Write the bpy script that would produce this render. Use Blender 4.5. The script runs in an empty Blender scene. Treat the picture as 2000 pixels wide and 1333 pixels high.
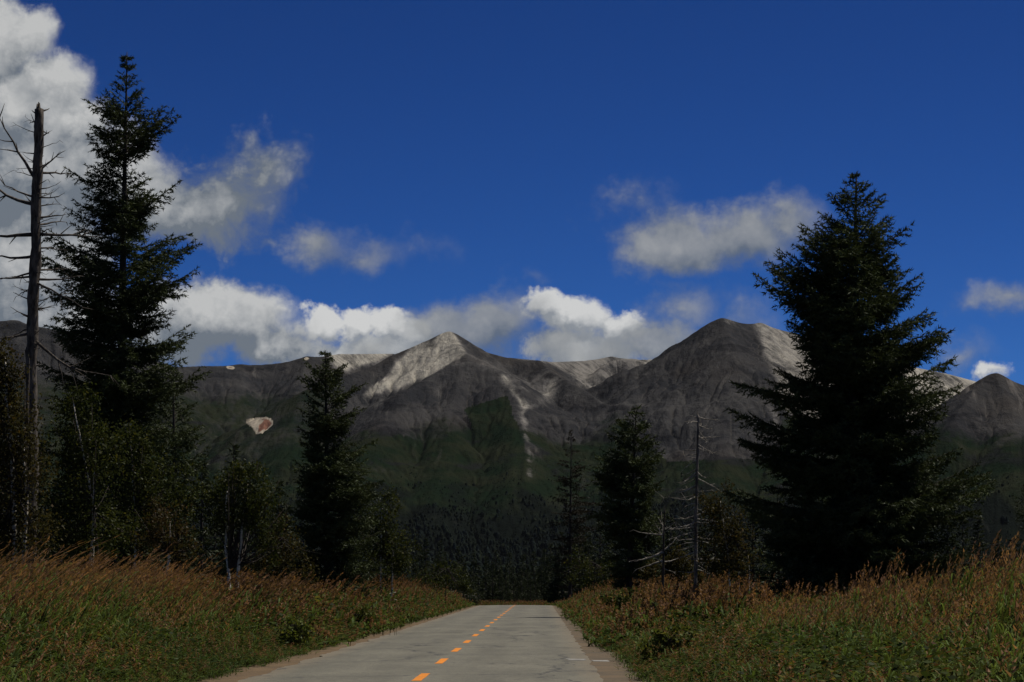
import bpy, math, random
import numpy as np
from mathutils import Vector, Matrix, Euler

# ------------------------------------------------------------------ camera, world, sun, exposure
scene = bpy.context.scene
COL = scene.collection
R = math.radians
F = 5300.0                       # focal length in photograph pixels (2000 px wide): a 95 mm tele lens
EYE = 1.6
cam_d = bpy.data.cameras.new('camera'); cam = bpy.data.objects.new('camera', cam_d); COL.objects.link(cam)
cam_d.sensor_width = 36.0; cam_d.lens = 36.0 * F / 2000.0
cam_d.clip_start = 0.5; cam_d.clip_end = 60000
cam.location = (0, 0, EYE)
cam.rotation_euler = (R(90 + 5.164), 0, R(0.573))
scene.camera = cam
CM = Euler(cam.rotation_euler).to_matrix()

SUN_EL, SUN_AZ = 60.0, 58.0        # high, ahead of the camera and to the right
sd = Vector((math.sin(R(SUN_AZ)) * math.cos(R(SUN_EL)), math.cos(R(SUN_AZ)) * math.cos(R(SUN_EL)), math.sin(R(SUN_EL))))
sl = bpy.data.lights.new('sun', 'SUN'); sun = bpy.data.objects.new('sun', sl); COL.objects.link(sun)
sl.energy = 4.0; sl.angle = R(0.53); sl.color = (1.0, 0.95, 0.87)
sun.rotation_euler = sd.to_track_quat('Z', 'Y').to_euler()
sun.location = (250, 230, 500)

vs = scene.view_settings
vs.view_transform = 'Standard'; vs.look = 'None'; vs.gamma = 1.0; vs.use_curve_mapping = False
vs.exposure = 0.0
cy = scene.cycles
cy.use_denoising = True
cy.max_bounces = 5; cy.diffuse_bounces = 3; cy.glossy_bounces = 2; cy.transmission_bounces = 3; cy.transparent_max_bounces = 4
cy.caustics_reflective = False; cy.caustics_refractive = False

world = bpy.data.worlds.new('World'); scene.world = world; world.use_nodes = True
wt = world.node_tree; wt.nodes.clear()


class NG:
    """small helper that writes shader maths as expressions"""
    def __init__(s, tree): s.t = tree
    def node(s, typ, **kw):
        n = s.t.nodes.new(typ)
        for k, v in kw.items(): setattr(n, k, v)
        return n
    def put(s, sock, v):
        if v is None: return
        if isinstance(v, bpy.types.NodeSocket): s.t.links.new(v, sock)
        else: sock.default_value = v
    def m(s, op, a, b=None, c=None, clamp=False):
        n = s.node('ShaderNodeMath', operation=op, use_clamp=clamp)
        for i, v in enumerate((a, b, c)): s.put(n.inputs[i], v)
        return n.outputs[0]
    def v(s, op, a, b=None, scale=None):
        n = s.node('ShaderNodeVectorMath', operation=op)
        s.put(n.inputs[0], a); s.put(n.inputs[1], b)
        if scale is not None: s.put(n.inputs['Scale'], scale)
        return n.outputs['Value'] if op in ('LENGTH', 'DOT_PRODUCT', 'DISTANCE') else n.outputs[0]
    def noise(s, vec, scale, detail=3, rough=0.5, out=0, dist=0.0):
        n = s.node('ShaderNodeTexNoise'); n.noise_dimensions = '3D'
        s.put(n.inputs['Vector'], vec); n.inputs['Scale'].default_value = scale
        n.inputs['Detail'].default_value = detail; n.inputs['Roughness'].default_value = rough
        n.inputs['Distortion'].default_value = dist
        return n.outputs[out]
    def ss(s, x, a, b, to0=0.0, to1=1.0):
        n = s.node('ShaderNodeMapRange', interpolation_type='SMOOTHSTEP')
        s.put(n.inputs['Value'], x); s.put(n.inputs['From Min'], a); s.put(n.inputs['From Max'], b)
        s.put(n.inputs['To Min'], to0); s.put(n.inputs['To Max'], to1)
        return n.outputs[0]
    def mix(s, f, a, b, blend='MIX'):
        n = s.node('ShaderNodeMix', data_type='RGBA', blend_type=blend)
        s.put(n.inputs[0], f); s.put(n.inputs[6], a); s.put(n.inputs[7], b)
        return n.outputs[2]
    def comb(s, x, y, z):
        n = s.node('ShaderNodeCombineXYZ')
        s.put(n.inputs[0], x); s.put(n.inputs[1], y); s.put(n.inputs[2], z)
        return n.outputs[0]


def blob_group(name, blobs):
    """soft union of ellipses (cu, cv, ru, rv, k) in sky coordinates; input P, output F"""
    t = bpy.data.node_groups.new(name, 'ShaderNodeTree')
    t.interface.new_socket('P', in_out='INPUT', socket_type='NodeSocketVector')
    t.interface.new_socket('F', in_out='OUTPUT', socket_type='NodeSocketFloat')
    g = NG(t)
    gi = t.nodes.new('NodeGroupInput'); go = t.nodes.new('NodeGroupOutput')
    acc = None
    for cu, cv, ru, rv, k in blobs:
        q = g.v('MULTIPLY', g.v('SUBTRACT', gi.outputs[0], (cu, cv, 0)), (1 / ru, 1 / rv, 0))
        ln = g.v('LENGTH', q)
        f = g.m('MULTIPLY_ADD', ln, -k, k)
        acc = f if acc is None else g.m('SMOOTH_MAX', acc, f, 0.22)
    t.links.new(acc, go.inputs[0])
    return t


def build_world():
    g = NG(wt)
    tc = g.node('ShaderNodeTexCoord')
    d = tc.outputs['Generated']
    sep = g.node('ShaderNodeSeparateXYZ'); g.put(sep.inputs[0], d)
    x, y, z = sep.outputs
    # blue sky: the physical sky with the deep, contrasty blue of a polarising filter over the whole dome
    sky = g.node('ShaderNodeTexSky', sky_type='NISHITA')
    sky.sun_disc = False; sky.sun_elevation = R(SUN_EL); sky.sun_rotation = R(SUN_AZ)
    sky.altitude = 1500; sky.air_density = 0.6; sky.dust_density = 0.0; sky.ozone_density = 10.0
    gam = g.node('ShaderNodeGamma'); g.put(gam.inputs[0], sky.outputs[0]); gam.inputs[1].default_value = 1.6
    skyc = g.mix(1.0, gam.outputs[0], SKY_TINT, 'MULTIPLY')
    bg_sky = g.node('ShaderNodeBackground'); g.put(bg_sky.inputs[0], skyc); bg_sky.inputs[1].default_value = 0.1
    # sky coordinates: hundredths of a degree-like units around the mountain's azimuth
    hor = g.m('SQRT', g.m('ADD', g.m('MULTIPLY', x, x), g.m('MULTIPLY', y, y)))
    az = g.m('ARCTAN2', x, y)
    U = g.m('MULTIPLY_ADD', az, F / 100, 10.53)
    V = g.m('MULTIPLY_ADD', g.m('DIVIDE', z, g.m('MAXIMUM', hor, 0.05)), -F / 100, 11.45)
    P = g.comb(U, V, 0.0)
    w1 = g.noise(P, 0.75, 2.0, 0.5, 1)
    w2 = g.noise(P, 2.6, 6.0, 0.62, 1)
    fb = g.noise(P, 1.3, 7.0, 0.6, 0)
    wa = g.v('SCALE', g.v('SUBTRACT', w1, (0.5, 0.5, 0.5)), scale=0.9)
    wb = g.v('SCALE', g.v('SUBTRACT', w2, (0.5, 0.5, 0.5)), scale=0.55)
    Pw = g.v('ADD', g.v('ADD', P, wa), wb)
    bil = g.m('ABSOLUTE', g.m('MULTIPLY_ADD', g.noise(g.v('ADD', P, wa), 2.4, 4.0, 0.55, 0), 4.0, -2.0))      # billows: rounded tops, sharp creases

    def layer(name, blobs, soft, frag, dark, bright, k_top, k_rel, shift, base, grad=(), kb=0.0, ugrad=None):
        gt = blob_group(name, blobs)
        def ev(p):
            n = g.node('ShaderNodeGroup'); n.node_tree = gt; g.put(n.inputs[0], p); return n.outputs[0]
        f = ev(Pw)
        f2 = ev(g.v('ADD', Pw, (shift[0], shift[1], 0)))
        ff = g.m('ADD', f, g.m('MULTIPLY', g.m('SUBTRACT', fb, 0.5), frag))
        ff = g.m('ADD', ff, g.m('MULTIPLY', g.m('SUBTRACT', bil, 0.35), kb))
        alpha = g.ss(ff, 0.0, soft)
        top = g.m('MULTIPLY', g.m('SUBTRACT', f, f2), k_top)
        rel = g.m('ADD', g.m('MULTIPLY', g.m('SUBTRACT', fb, 0.5), k_rel), g.m('MULTIPLY', g.m('SUBTRACT', bil, 0.35), kb * 1.6))
        lum = g.m('ADD', g.m('ADD', top, rel), base)
        for v0, v1, amt in grad:                      # cloud bases are greyer than their sunlit tops
            lum = g.m('ADD', lum, g.ss(V, v0, v1, 0.0, amt))
        if ugrad: lum = g.m('ADD', lum, g.m('MULTIPLY', g.ss(U, ugrad[0], ugrad[1], 0.0, ugrad[2]), g.ss(V, 5.6, 4.8)))
        lum = g.m('ADD', lum, 0.0, clamp=True)
        return alpha, g.mix(lum, dark, bright)

    white = [(6.25, 6.35, .5, .42, 1), (6.95, 6.3, .6, .45, 1), (7.65, 6.35, .6, .45, 1), (8.05, 6.6, .5, .45, 1), (7.2, 6.95, 1.7, .55, 1),
             (10.65, 6.02, .6, .42, 1), (11.2, 6.25, .9, .55, 1), (12.1, 6.45, .75, .5, 1), (11.5, 6.95, 1.6, .5, 1), (19.25, 7.38, .5, .26, .6)]
    grey = [(8.7, 6.45, 1.1, .75, 1.4), (9.5, 6.4, 1.0, .8, 1.4), (13.9, 6.75, .9, .5, 1.0), (8.75, 6.6, .85, .55, 1), (9.9, 6.4, .8, .85, 1), (10.8, 6.85, 1.1, .6, 1.1), (11.9, 6.95, 1.0, .5, 1.1), (12.9, 6.7, 1.2, .6, 1.3), (10.3, 6.2, .7, .5, .7),
            (7.3, 6.95, .85, .42, 1.0), (13.3, 6.1, 1.2, .65, .62), (14.4, 6.2, 1.2, .6, .5), (13.4, 4.75, 1.7, .85, 1.5), (14.5, 4.65, 1.5, .8, 1.4), (15.4, 4.4, 1.1, .65, 1.0), (13.0, 4.3, .9, .5, .6),
            (12.4, 4.0, 1.0, .5, .42), (6.2, 4.8, 1.0, .6, .85), (7.0, 4.9, 1.0, .5, .65), (19.7, 5.95, 1.4, .5, .7), (18.7, 6.95, 1.0, .5, .55), (8.2, 4.7, .7, .45, .22), (10.4, 5.4, .6, .35, .2)]
    left = [(-0.4, 0.9, 1.5, 1.1, 1.4), (0.45, 0.75, .75, .8, 1), (0.95, 1.55, .95, .75, 1), (0.3, 2.2, 1.6, 1.2, 1.4), (1.5, 2.5, .9, .8, 1.1), (0.6, 3.4, 2.0, 1.7, 1.5), (2.0, 3.5, 1.4, 1.3, 1.2), (0.5, 5.2, 2.2, 1.8, 1.5), (2.8, 4.0, 1.4, 1.1, 1.0),
            (3.7, 4.2, 1.4, .95, .85), (5.0, 3.3, 1.2, 1.0, .50), (4.4, 4.0, 1.6, 1.1, .60), (4.2, 6.2, 1.9, .85, 1.2), (5.4, 6.75, 1.2, .6, 1), (3.0, 6.6, 1.6, .9, 1.2), (1.5, 6.5, 2.2, 1.0, 1.2)]
    aA, cA = layer('clouds_far', white, 0.42, 0.45, (.26, .285, .32, 1), (.60, .605, .605, 1), 1.3, 2.0, (-0.1, -.35), .46, ((6.4, 7.0, -.25),), .22)
    aC, cC = layer('clouds_left', left, 0.5, 0.6, (.15, .175, .205, 1), (.52, .525, .52, 1), 0.9, 1.9, (0.3, -.5), .46, ((1.7, 3.0, -.20), (4.6, 5.6, .14), (6.1, 6.9, -.38)), .14, (2.4, 4.2, -.34))
    aB, cB = layer('clouds_grey', grey, 0.9, 0.75, (.12, .148, .19, 1), (.34, .35, .355, 1), 0.45, 1.7, (-0.1, -.4), .34, (), .08)
    # the rest of the sky carries the same broken cumulus
    nz = g.noise(g.v('MULTIPLY', d, (1, 1, 2.2)), 3.0, 7.0, 0.58)
    offv = g.ss(g.m('ABSOLUTE', g.m('ADD', U, -10.0)), 11.0, 14.0)
    offh = g.ss(V, -3.0, -6.0)
    off = g.m('MAXIMUM', offv, offh)
    aG = g.m('MULTIPLY', g.m('MULTIPLY', g.ss(nz, 0.56, 0.70), off), g.ss(z, -0.02, 0.03))
    cG = g.mix(g.ss(nz, 0.58, 0.75), (.75, .75, .74, 1), (.25, .27, .3, 1))
    sep_cloud = None
    col = None
    # composite: cloud colour over cloud colour, then over the sky
    def bgn(c):
        b = g.node('ShaderNodeBackground'); g.put(b.inputs[0], c); b.inputs[1].default_value = 1.0
        return b.outputs[0]
    def over(fac, a, b):
        n = g.node('ShaderNodeMixShader'); g.put(n.inputs[0], fac); g.put(n.inputs[1], a); g.put(n.inputs[2], b)
        return n.outputs[0]
    s = bg_sky.outputs[0]
    s = over(aG, s, bgn(cG))
    s = over(aA, s, bgn(cA))
    s = over(g.m('MULTIPLY', aC, .97), s, bgn(cC))
    s = over(g.m('MULTIPLY', aB, .92), s, bgn(cB))
    out = g.node('ShaderNodeOutputWorld'); wt.links.new(s, out.inputs[0])


SKY_TINT = (0.122, 0.166, 0.182, 1)
build_world()
world.cycles.sampling_method = 'NONE'

# ------------------------------------------------------------------ helpers
rng = np.random.default_rng(7)
random.seed(7)


def at(px, py, Y):
    """the point at forward distance Y that the photograph shows at pixel (px, py)"""
    d = CM @ Vector(((px - 1000.0) / F, (666.5 - py) / F, -1.0))
    t = Y / d.y
    return Vector((d.x * t, Y, EYE + d.z * t))


def tag(o, label=None, cat=None, group=None, kind=None):
    if label: o['label'] = label
    if cat: o['category'] = cat
    if group: o['group'] = group
    if kind: o['kind'] = kind
    return o


def mesh_data(name, V, faces, mat, cols=None, smooth=False, attrs=None):
    V = np.asarray(V, np.float32).reshape(-1, 3)
    faces = np.asarray(faces, np.int32)
    k = faces.shape[1]
    me = bpy.data.meshes.new(name)
    me.vertices.add(len(V)); me.vertices.foreach_set('co', V.ravel())
    me.loops.add(faces.size); me.loops.foreach_set('vertex_index', faces.ravel())
    me.polygons.add(len(faces)); me.polygons.foreach_set('loop_start', np.arange(0, faces.size, k, dtype=np.int32))
    if smooth: me.polygons.foreach_set('use_smooth', np.ones(len(faces), bool))
    if cols is not None:
        c = np.ones((len(V), 4), np.float32); c[:, :3] = cols
        a = me.attributes.new('col', 'FLOAT_COLOR', 'POINT'); a.data.foreach_set('color', c.ravel())
    for nm, arr in (attrs or {}).items():
        if arr.ndim == 1:
            a = me.attributes.new(nm, 'FLOAT', 'POINT'); a.data.foreach_set('value', arr.astype(np.float32))
        else:
            a = me.attributes.new(nm, 'FLOAT_VECTOR', 'POINT'); a.data.foreach_set('vector', arr.astype(np.float32).ravel())
    me.update(calc_edges=True)
    me.materials.append(mat)
    return me


def link(name, me, parent=None, loc=(0, 0, 0)):
    o = bpy.data.objects.new(name, me); COL.objects.link(o); o.location = loc
    if parent is not None: o.parent = parent
    return o


def empty(name, loc):
    o = bpy.data.objects.new(name, None); COL.objects.link(o); o.location = loc; o.empty_display_size = .3
    return o


class MB:
    """collects tubes (quads)"""
    def __init__(s): s.V = []; s.Q = []; s.n = 0
    def tube(s, pts, rad, sides=6, rough=0.0, rg=None):
        pts = np.asarray(pts, float); n = len(pts)
        tang = np.gradient(pts, axis=0); tang /= np.linalg.norm(tang, axis=1)[:, None] + 1e-9
        up = np.array([0, 0, 1.0]) if abs(tang[0, 2]) < .9 else np.array([1.0, 0, 0])
        a = np.cross(tang, up); a /= np.linalg.norm(a, axis=1)[:, None] + 1e-9
        b = np.cross(tang, a)
        th = np.arange(sides) * 2 * math.pi / sides
        rr = np.asarray(rad, float)[:, None] * np.ones((1, sides))
        if rough: rr = rr * (1 + (rg or rng).normal(0, rough, rr.shape))
        v = pts[:, None, :] + rr[..., None] * (np.cos(th)[None, :, None] * a[:, None, :] + np.sin(th)[None, :, None] * b[:, None, :])
        s.V.append(v.reshape(-1, 3))
        i = np.arange(n - 1)[:, None] * sides; j = np.arange(sides)[None, :]; j2 = (j + 1) % sides
        q = np.stack([i + j, i + j2, i + sides + j2, i + sides + j], -1).reshape(-1, 4) + s.n
        s.Q.append(q); s.n += n * sides
        # end cap as a thin cone-like quad fan
        s.V.append(pts[-1:] + tang[-1:] * np.asarray(rad)[-1] * .5)
        e = s.n - sides
        j = np.arange(sides); s.Q.append(np.stack([e + j, e + (j + 1) % sides, np.full(sides, s.n), np.full(sides, s.n)], -1)[:, :4])
        s.n += 1
    def data(s, name, mat, smooth=True):
        V = np.concatenate(s.V); Q = np.concatenate(s.Q)
        deg = Q[:, 2] == Q[:, 3]
        T = np.concatenate([Q[~deg][:, [0, 1, 2]], Q[~deg][:, [0, 2, 3]], Q[deg][:, :3]])
        return mesh_data(name, V, T, mat, smooth=smooth)


# --- numpy gradient noise
_perm = np.random.default_rng(3).permutation(512).astype(np.int64); _perm = np.concatenate([_perm, _perm])
_grad = np.random.default_rng(4).normal(size=(512, 2)); _grad /= np.linalg.norm(_grad, axis=1)[:, None]


def pnoise(x, y):
    x = np.asarray(x, float); y = np.asarray(y, float)
    xi = np.floor(x).astype(np.int64); yi = np.floor(y).astype(np.int64)
    xf = x - xi; yf = y - yi
    u = xf * xf * xf * (xf * (xf * 6 - 15) + 10); v = yf * yf * yf * (yf * (yf * 6 - 15) + 10)
    def gr(ix, iy, fx, fy):
        h = _perm[(_perm[ix & 511] + iy) & 511]
        gg = _grad[h]; return gg[..., 0] * fx + gg[..., 1] * fy
    a = gr(xi, yi, xf, yf); b = gr(xi + 1, yi, xf - 1, yf); c = gr(xi, yi + 1, xf, yf - 1); d = gr(xi + 1, yi + 1, xf - 1, yf - 1)
    return (a + u * (b - a)) * (1 - v) + (c + u * (d - c)) * v


def fbm(x, y, o=4, gain=.5):
    s = 0; a = 1.0
    for k in range(o):
        s = s + a * pnoise(x * 2 ** k + 17.3 * k, y * 2 ** k + 9.1 * k); a *= gain
    return s


def sst(a, b, x):
    t = np.clip((x - a) / (b - a), 0, 1); return t * t * (3 - 2 * t)


# ------------------------------------------------------------------ materials
def new_mat(name):
    m = bpy.data.materials.new(name); m.use_nodes = True
    t = m.node_tree; t.nodes.clear()
    g = NG(t); out = t.nodes.new('ShaderNodeOutputMaterial')
    return m, g, out


def leaf_mat(name, trans=0.3, gloss=0.03):
    m, g, out = new_mat(name)
    a = g.node('ShaderNodeAttribute', attribute_name='col')
    d = g.node('ShaderNodeBsdfDiffuse'); g.put(d.inputs[0], a.outputs[0])
    tr = g.node('ShaderNodeBsdfTranslucent')
    g.put(tr.inputs[0], g.mix(1.0, a.outputs[0], (1.15, 1.1, .6, 1), 'MULTIPLY'))
    mx = g.node('ShaderNodeMixShader'); mx.inputs[0].default_value = trans
    g.t.links.new(d.outputs[0], mx.inputs[1]); g.t.links.new(tr.outputs[0], mx.inputs[2])
    if gloss:
        gl = g.node('ShaderNodeBsdfGlossy'); gl.inputs['Roughness'].default_value = .5; gl.inputs[0].default_value = (.5, .5, .5, 1)
        m2 = g.node('ShaderNodeMixShader'); m2.inputs[0].default_value = gloss
        g.t.links.new(mx.outputs[0], m2.inputs[1]); g.t.links.new(gl.outputs[0], m2.inputs[2]); mx = m2
    g.t.links.new(mx.outputs[0], out.inputs[0])
    return m


def bark_mat(name, c1, c2, scale=6.0, stretch=(1, 1, .25), bump=.6, spots=None):
    m, g, out = new_mat(name)
    tc = g.node('ShaderNodeTexCoord')
    vec = g.v('MULTIPLY', tc.outputs['Object'], stretch)
    n = g.noise(vec, scale, 5, .65)
    col = g.mix(g.ss(n, .35, .65), c1, c2)
    if spots:
        n2 = g.noise(g.v('MULTIPLY', tc.outputs['Object'], (1, 1, 3)), 7.0, 3, .6)
        col = g.mix(g.ss(n2, .56, .62), col, spots)
    b = g.node('ShaderNodeBsdfPrincipled'); g.put(b.inputs['Base Color'], col)
    b.inputs['Roughness'].default_value = .85; b.inputs['Specular IOR Level'].default_value = .2
    bp = g.node('ShaderNodeBump'); bp.inputs['Strength'].default_value = bump; bp.inputs['Distance'].default_value = .04
    g.put(bp.inputs['Height'], n); g.t.links.new(bp.outputs[0], b.inputs['Normal'])
    g.t.links.new(b.outputs[0], out.inputs[0])
    return m


M_needle = leaf_mat('conifer_needles', .12, .02)
M_farwood = leaf_mat('far_tree_foliage', .0, 0)
M_leaf = leaf_mat('broad_leaves', .35, .012)
M_grass = leaf_mat('grass_blades', .35, .008)
M_bark = bark_mat('conifer_bark', (.025, .02, .016, 1), (.07, .055, .045, 1))
M_snag = bark_mat('snag_bark', (.035, .028, .022, 1), (.15, .125, .10, 1), 9.0, (1, 1, .3), .9)
M_deadgrey = bark_mat('weathered_dead_wood', (.10, .088, .072, 1), (.36, .32, .265, 1), 7.0, (1, 1, .2), .5)
M_birch = bark_mat('birch_bark', (.74, .66, .54, 1), (.52, .46, .37, 1), 5.0, (1, 1, 1.5), .3, (.06, .05, .045, 1))


def asphalt_mat():
    m, g, out = new_mat('worn_asphalt')
    tc = g.node('ShaderNodeTexCoord'); o = tc.outputs['Object']
    big = g.noise(g.v('MULTIPLY', o, (1, .25, 1)), .7, 4, .6)
    mid = g.noise(g.v('MULTIPLY', o, (1, .5, 1)), 4.5, 4, .6)
    fine = g.noise(g.v('MULTIPLY', o, (1, .25, 1)), 40, 3, .7)
    sep = g.node('ShaderNodeSeparateXYZ'); g.put(sep.inputs[0], o)
    # wheel tracks polished slightly paler: four bands across the carriageway
    tr = g.m('MULTIPLY_ADD', g.m('COSINE', g.m('MULTIPLY', g.m('ADD', sep.outputs[0], .45), 2 * math.pi / 1.55)), .5, .5)
    f = g.m('ADD', g.m('MULTIPLY', big, .55), g.m('ADD', g.m('MULTIPLY', mid, .3), g.m('MULTIPLY', tr, .06)))
    col = g.mix(g.ss(f, .25, .62), (.125, .117, .086, 1), (.212, .198, .145, 1))
    col = g.mix(g.ss(fine, .35, .7), g.mix(.32, col, (.02, .02, .02, 1)), col)
    # stains, and dust blown in from the edges
    st = g.noise(g.v('MULTIPLY', o, (1.6, .12, 1)), .9, 5, .7)
    col = g.mix(g.ss(st, .52, .70, 0, .35), col, (.075, .072, .060, 1))
    sp = g.noise(g.v('MULTIPLY', o, (1, .4, 1)), 14, 2, .5)
    col = g.mix(g.ss(sp, .58, .70, 0, .45), col, (.055, .052, .043, 1))
    ex = g.m('ABSOLUTE', g.m('ADD', sep.outputs[0], 1.95))
    col = g.mix(g.m('MULTIPLY', g.ss(g.m('ADD', ex, g.m('MULTIPLY', mid, 1.0)), 2.9, 3.7), .55), col, (.19, .145, .09, 1))
    # thin tar-filled cracks
    v = g.node('ShaderNodeTexVoronoi', feature='DISTANCE_TO_EDGE'); v.inputs['Scale'].default_value = .22
    wv = g.v('ADD', g.v('MULTIPLY', o, (1, .55, 1)), g.v('SCALE', g.noise(o, .9, 4, .6, 1), scale=1.4)); g.put(v.inputs['Vector'], wv)
    col = g.mix(g.ss(v.outputs['Distance'], .004, .013, .75, 0), col, (.03, .03, .03, 1))
    b = g.node('ShaderNodeBsdfPrincipled'); g.put(b.inputs['Base Color'], col)
    b.inputs['Roughness'].default_value = .72; b.inputs['Specular IOR Level'].default_value = .25
    bp = g.node('ShaderNodeBump'); bp.inputs['Strength'].default_value = .35; bp.inputs['Distance'].default_value = .02
    g.put(bp.inputs['Height'], g.m('ADD', fine, g.m('MULTIPLY', mid, .6))); g.t.links.new(bp.outputs[0], b.inputs['Normal'])
    g.t.links.new(b.outputs[0], out.inputs[0]); return m


def rough_mat(name, c1, c2, s1, s2, c3=None, bump=.4, stretch=(1, 1, 1), dist=.03):
    m, g, out = new_mat(name)
    tc = g.node('ShaderNodeTexCoord'); o = g.v('MULTIPLY', tc.outputs['Object'], stretch)
    n1 = g.noise(o, s1, 4, .6); n2 = g.noise(o, s2, 4, .7)
    col = g.mix(g.ss(n1, .38, .62), c1, c2)
    if c3: col = g.mix(g.ss(n2, .52, .68), col, c3)
    b = g.node('ShaderNodeBsdfPrincipled'); g.put(b.inputs['Base Color'], col)
    b.inputs['Roughness'].default_value = .9; b.inputs['Specular IOR Level'].default_value = .15
    bp = g.node('ShaderNodeBump'); bp.inputs['Strength'].default_value = bump; bp.inputs['Distance'].default_value = dist
    g.put(bp.inputs['Height'], n2); g.t.links.new(bp.outputs[0], b.inputs['Normal'])
    g.t.links.new(b.outputs[0], out.inputs[0]); return m


M_road = asphalt_mat()
M_ground = rough_mat('meadow_soil', (.035, .030, .016, 1), (.05, .045, .02, 1), .3, 5.0, (.03, .04, .015, 1), .6)
M_sand = rough_mat('sandy_shoulder', (.16, .108, .058, 1), (.115, .08, .046, 1), 1.2, 16.0, (.08, .058, .038, 1), .5)
M_conc = rough_mat('dusty_concrete_edging', (.105, .084, .058, 1), (.15, .108, .066, 1), .6, 14.0, (.075, .062, .045, 1), .4)
M_dash = rough_mat('orange_road_paint', (.76, .25, .028, 1), (.62, .22, .035, 1), 2.2, 16.0, (.36, .18, .07, 1), .2)
M_white = rough_mat('worn_white_paint', (.34, .33, .30, 1), (.2, .19, .17, 1), 3.0, 9.0, (.12, .11, .10, 1), .2)
M_crack = rough_mat('dark_joint_filler', (.025, .025, .025, 1), (.04, .04, .038, 1), 3.0, 9.0, None, .2)


# ------------------------------------------------------------------ ground, road
def ylong(Y):
    """long profile: level as far as the crest at 230 m, a dip behind it, level again"""
    return -1.5 * sst(226, 262, Y) + .80 * sst(285, 335, Y)


LX, RX = -5.72, 1.85               # outer edges of the shoulders


def gz(X, Y):
    X = np.asarray(X, float); Y = np.asarray(Y, float)
    dl = LX - X; dr = X - RX
    l = .62 * sst(0.0, 3.6, dl) * (.85 + .5 * fbm(X * .13 + 3, Y * .05, 3)) + .40 * np.exp(-((X + 10.2) / 1.9) ** 2 - ((Y - 54) / 14) ** 2) - .42 * np.exp(-((X + 7.9) / 1.4) ** 2 - ((Y - 70) / 15) ** 2)
    r = .16 * sst(0.0, 2.0, dr) + .12 * sst(1.5, 5.5, dr) * (.9 + .9 * fbm(X * .1 + 8, Y * .06, 3)) + .66 * sst(3.4, 7.5, dr) * (1 - sst(44, 64, Y)) + .30 * sst(.5, 3.5, dr) * sst(95, 150, Y)
    far = 1 + .10 * sst(95, 170, Y)
    far2 = 1 - sst(235, 300, Y)
    bump = .10 * fbm(X * .5, Y * .5, 3) * sst(.2, 1.5, np.maximum(dl, dr))
    return (l + r + bump) * far * (far2 * .9 + .1) + ylong(Y)


def build_ground():
    # near patch, fine, widening with distance; then out to the horizon in every direction: one sheet
    ys = np.concatenate([[-30000, -12000, -4000, -1200, -300, -60], np.arange(-10, 60, 1.5), np.arange(60, 345, 3.0), np.geomspace(350, 36000, 60)])
    half = np.concatenate([np.linspace(0, 1, 60) ** 1.0 * 24, np.geomspace(27, 36000, 44)])
    xs = np.concatenate([-half[::-1][:-1], half]) - 1.9
    X, Y = np.meshgrid(xs, ys)
    Z = gz(X, Y)
    road = (X > LX - .05) & (X < RX + .05)
    Z = Z - np.where(road, .05, 0)
    fade = 1 - sst(60, 300, np.abs(X))
    Z = Z * fade + (1 - fade) * ylong(Y)
    nx = len(xs); ny = len(ys)
    i = (np.arange(ny - 1)[:, None] * nx + np.arange(nx - 1)[None]).ravel()
    Fq = np.stack([i, i + 1, i + nx + 1, i + nx], -1)
    o = link('ground', mesh_data('ground', np.stack([X, Y, Z], -1).reshape(-1, 3), Fq, M_ground, smooth=True))
    tag(o, kind='structure')


def strip(name, xl, xr, y0, y1, z, mat, step=1.0, nl=0.0, nr=0.0, sc=.8, seed=0., across=6, crown=0.0):
    ys = np.arange(y0, y1 + step, step)
    l = xl + nl * fbm(ys * sc + seed, ys * 0 + seed, 4); r = xr + nr * fbm(ys * sc + seed + 31, ys * 0 + seed + 5, 4)
    t = np.linspace(0, 1, across)[None]
    X = l[:, None] * (1 - t) + r[:, None] * t
    Y = np.repeat(ys[:, None], across, 1)
    Z = z + ylong(Y) + crown * (1 - (2 * t - 1) ** 2)
    i = (np.arange(len(ys) - 1)[:, None] * across + np.arange(across - 1)[None]).ravel()
    Fq = np.stack([i, i + 1, i + across + 1, i + across], -1)
    return mesh_data(name, np.stack([X, Y, Z], -1).reshape(-1, 3), Fq, mat, smooth=True)


build_ground()
sh = link('sandy_shoulder', strip('sandy_shoulder', LX - .5, -4.6, -20, 300, -.01, M_sand, .5, .25, .0, .35)); tag(sh, kind='structure')
ed = link('concrete_edging', strip('concrete_edging', .9, RX + .35, -20, 300, .0, M_conc, .5, .0, .18, .3, 3.)); tag(ed, kind='structure')
road = link('road', strip('road', -5.02, 1.08, -20, 300, .016, M_road, .25, .16, .10, .35, 9., 14, .03)); tag(road, kind='structure')


def quad_patch(name, x0, x1, y0, y1, z, mat, parent, jit=.0, nseg=6):
    """thin painted patch with slightly ragged ends, following the road"""
    ys = np.linspace(y0, y1, nseg); V = []
    for yv in ys:
        for xv in np.linspace(x0, x1, 3):
            V.append((xv + random.uniform(-jit, jit), yv + random.uniform(-jit, jit) * 1.5, z + float(ylong(yv)) + .03 * (1 - ((xv + 1.9) / 3.02) ** 2)))
    fs = []
    for a in range(nseg - 1):
        for b in range(2):
            i = a * 3 + b; fs.append((i, i + 1, i + 4, i + 3))
    return link(name, mesh_data(name, V, fs, mat), parent)


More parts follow.
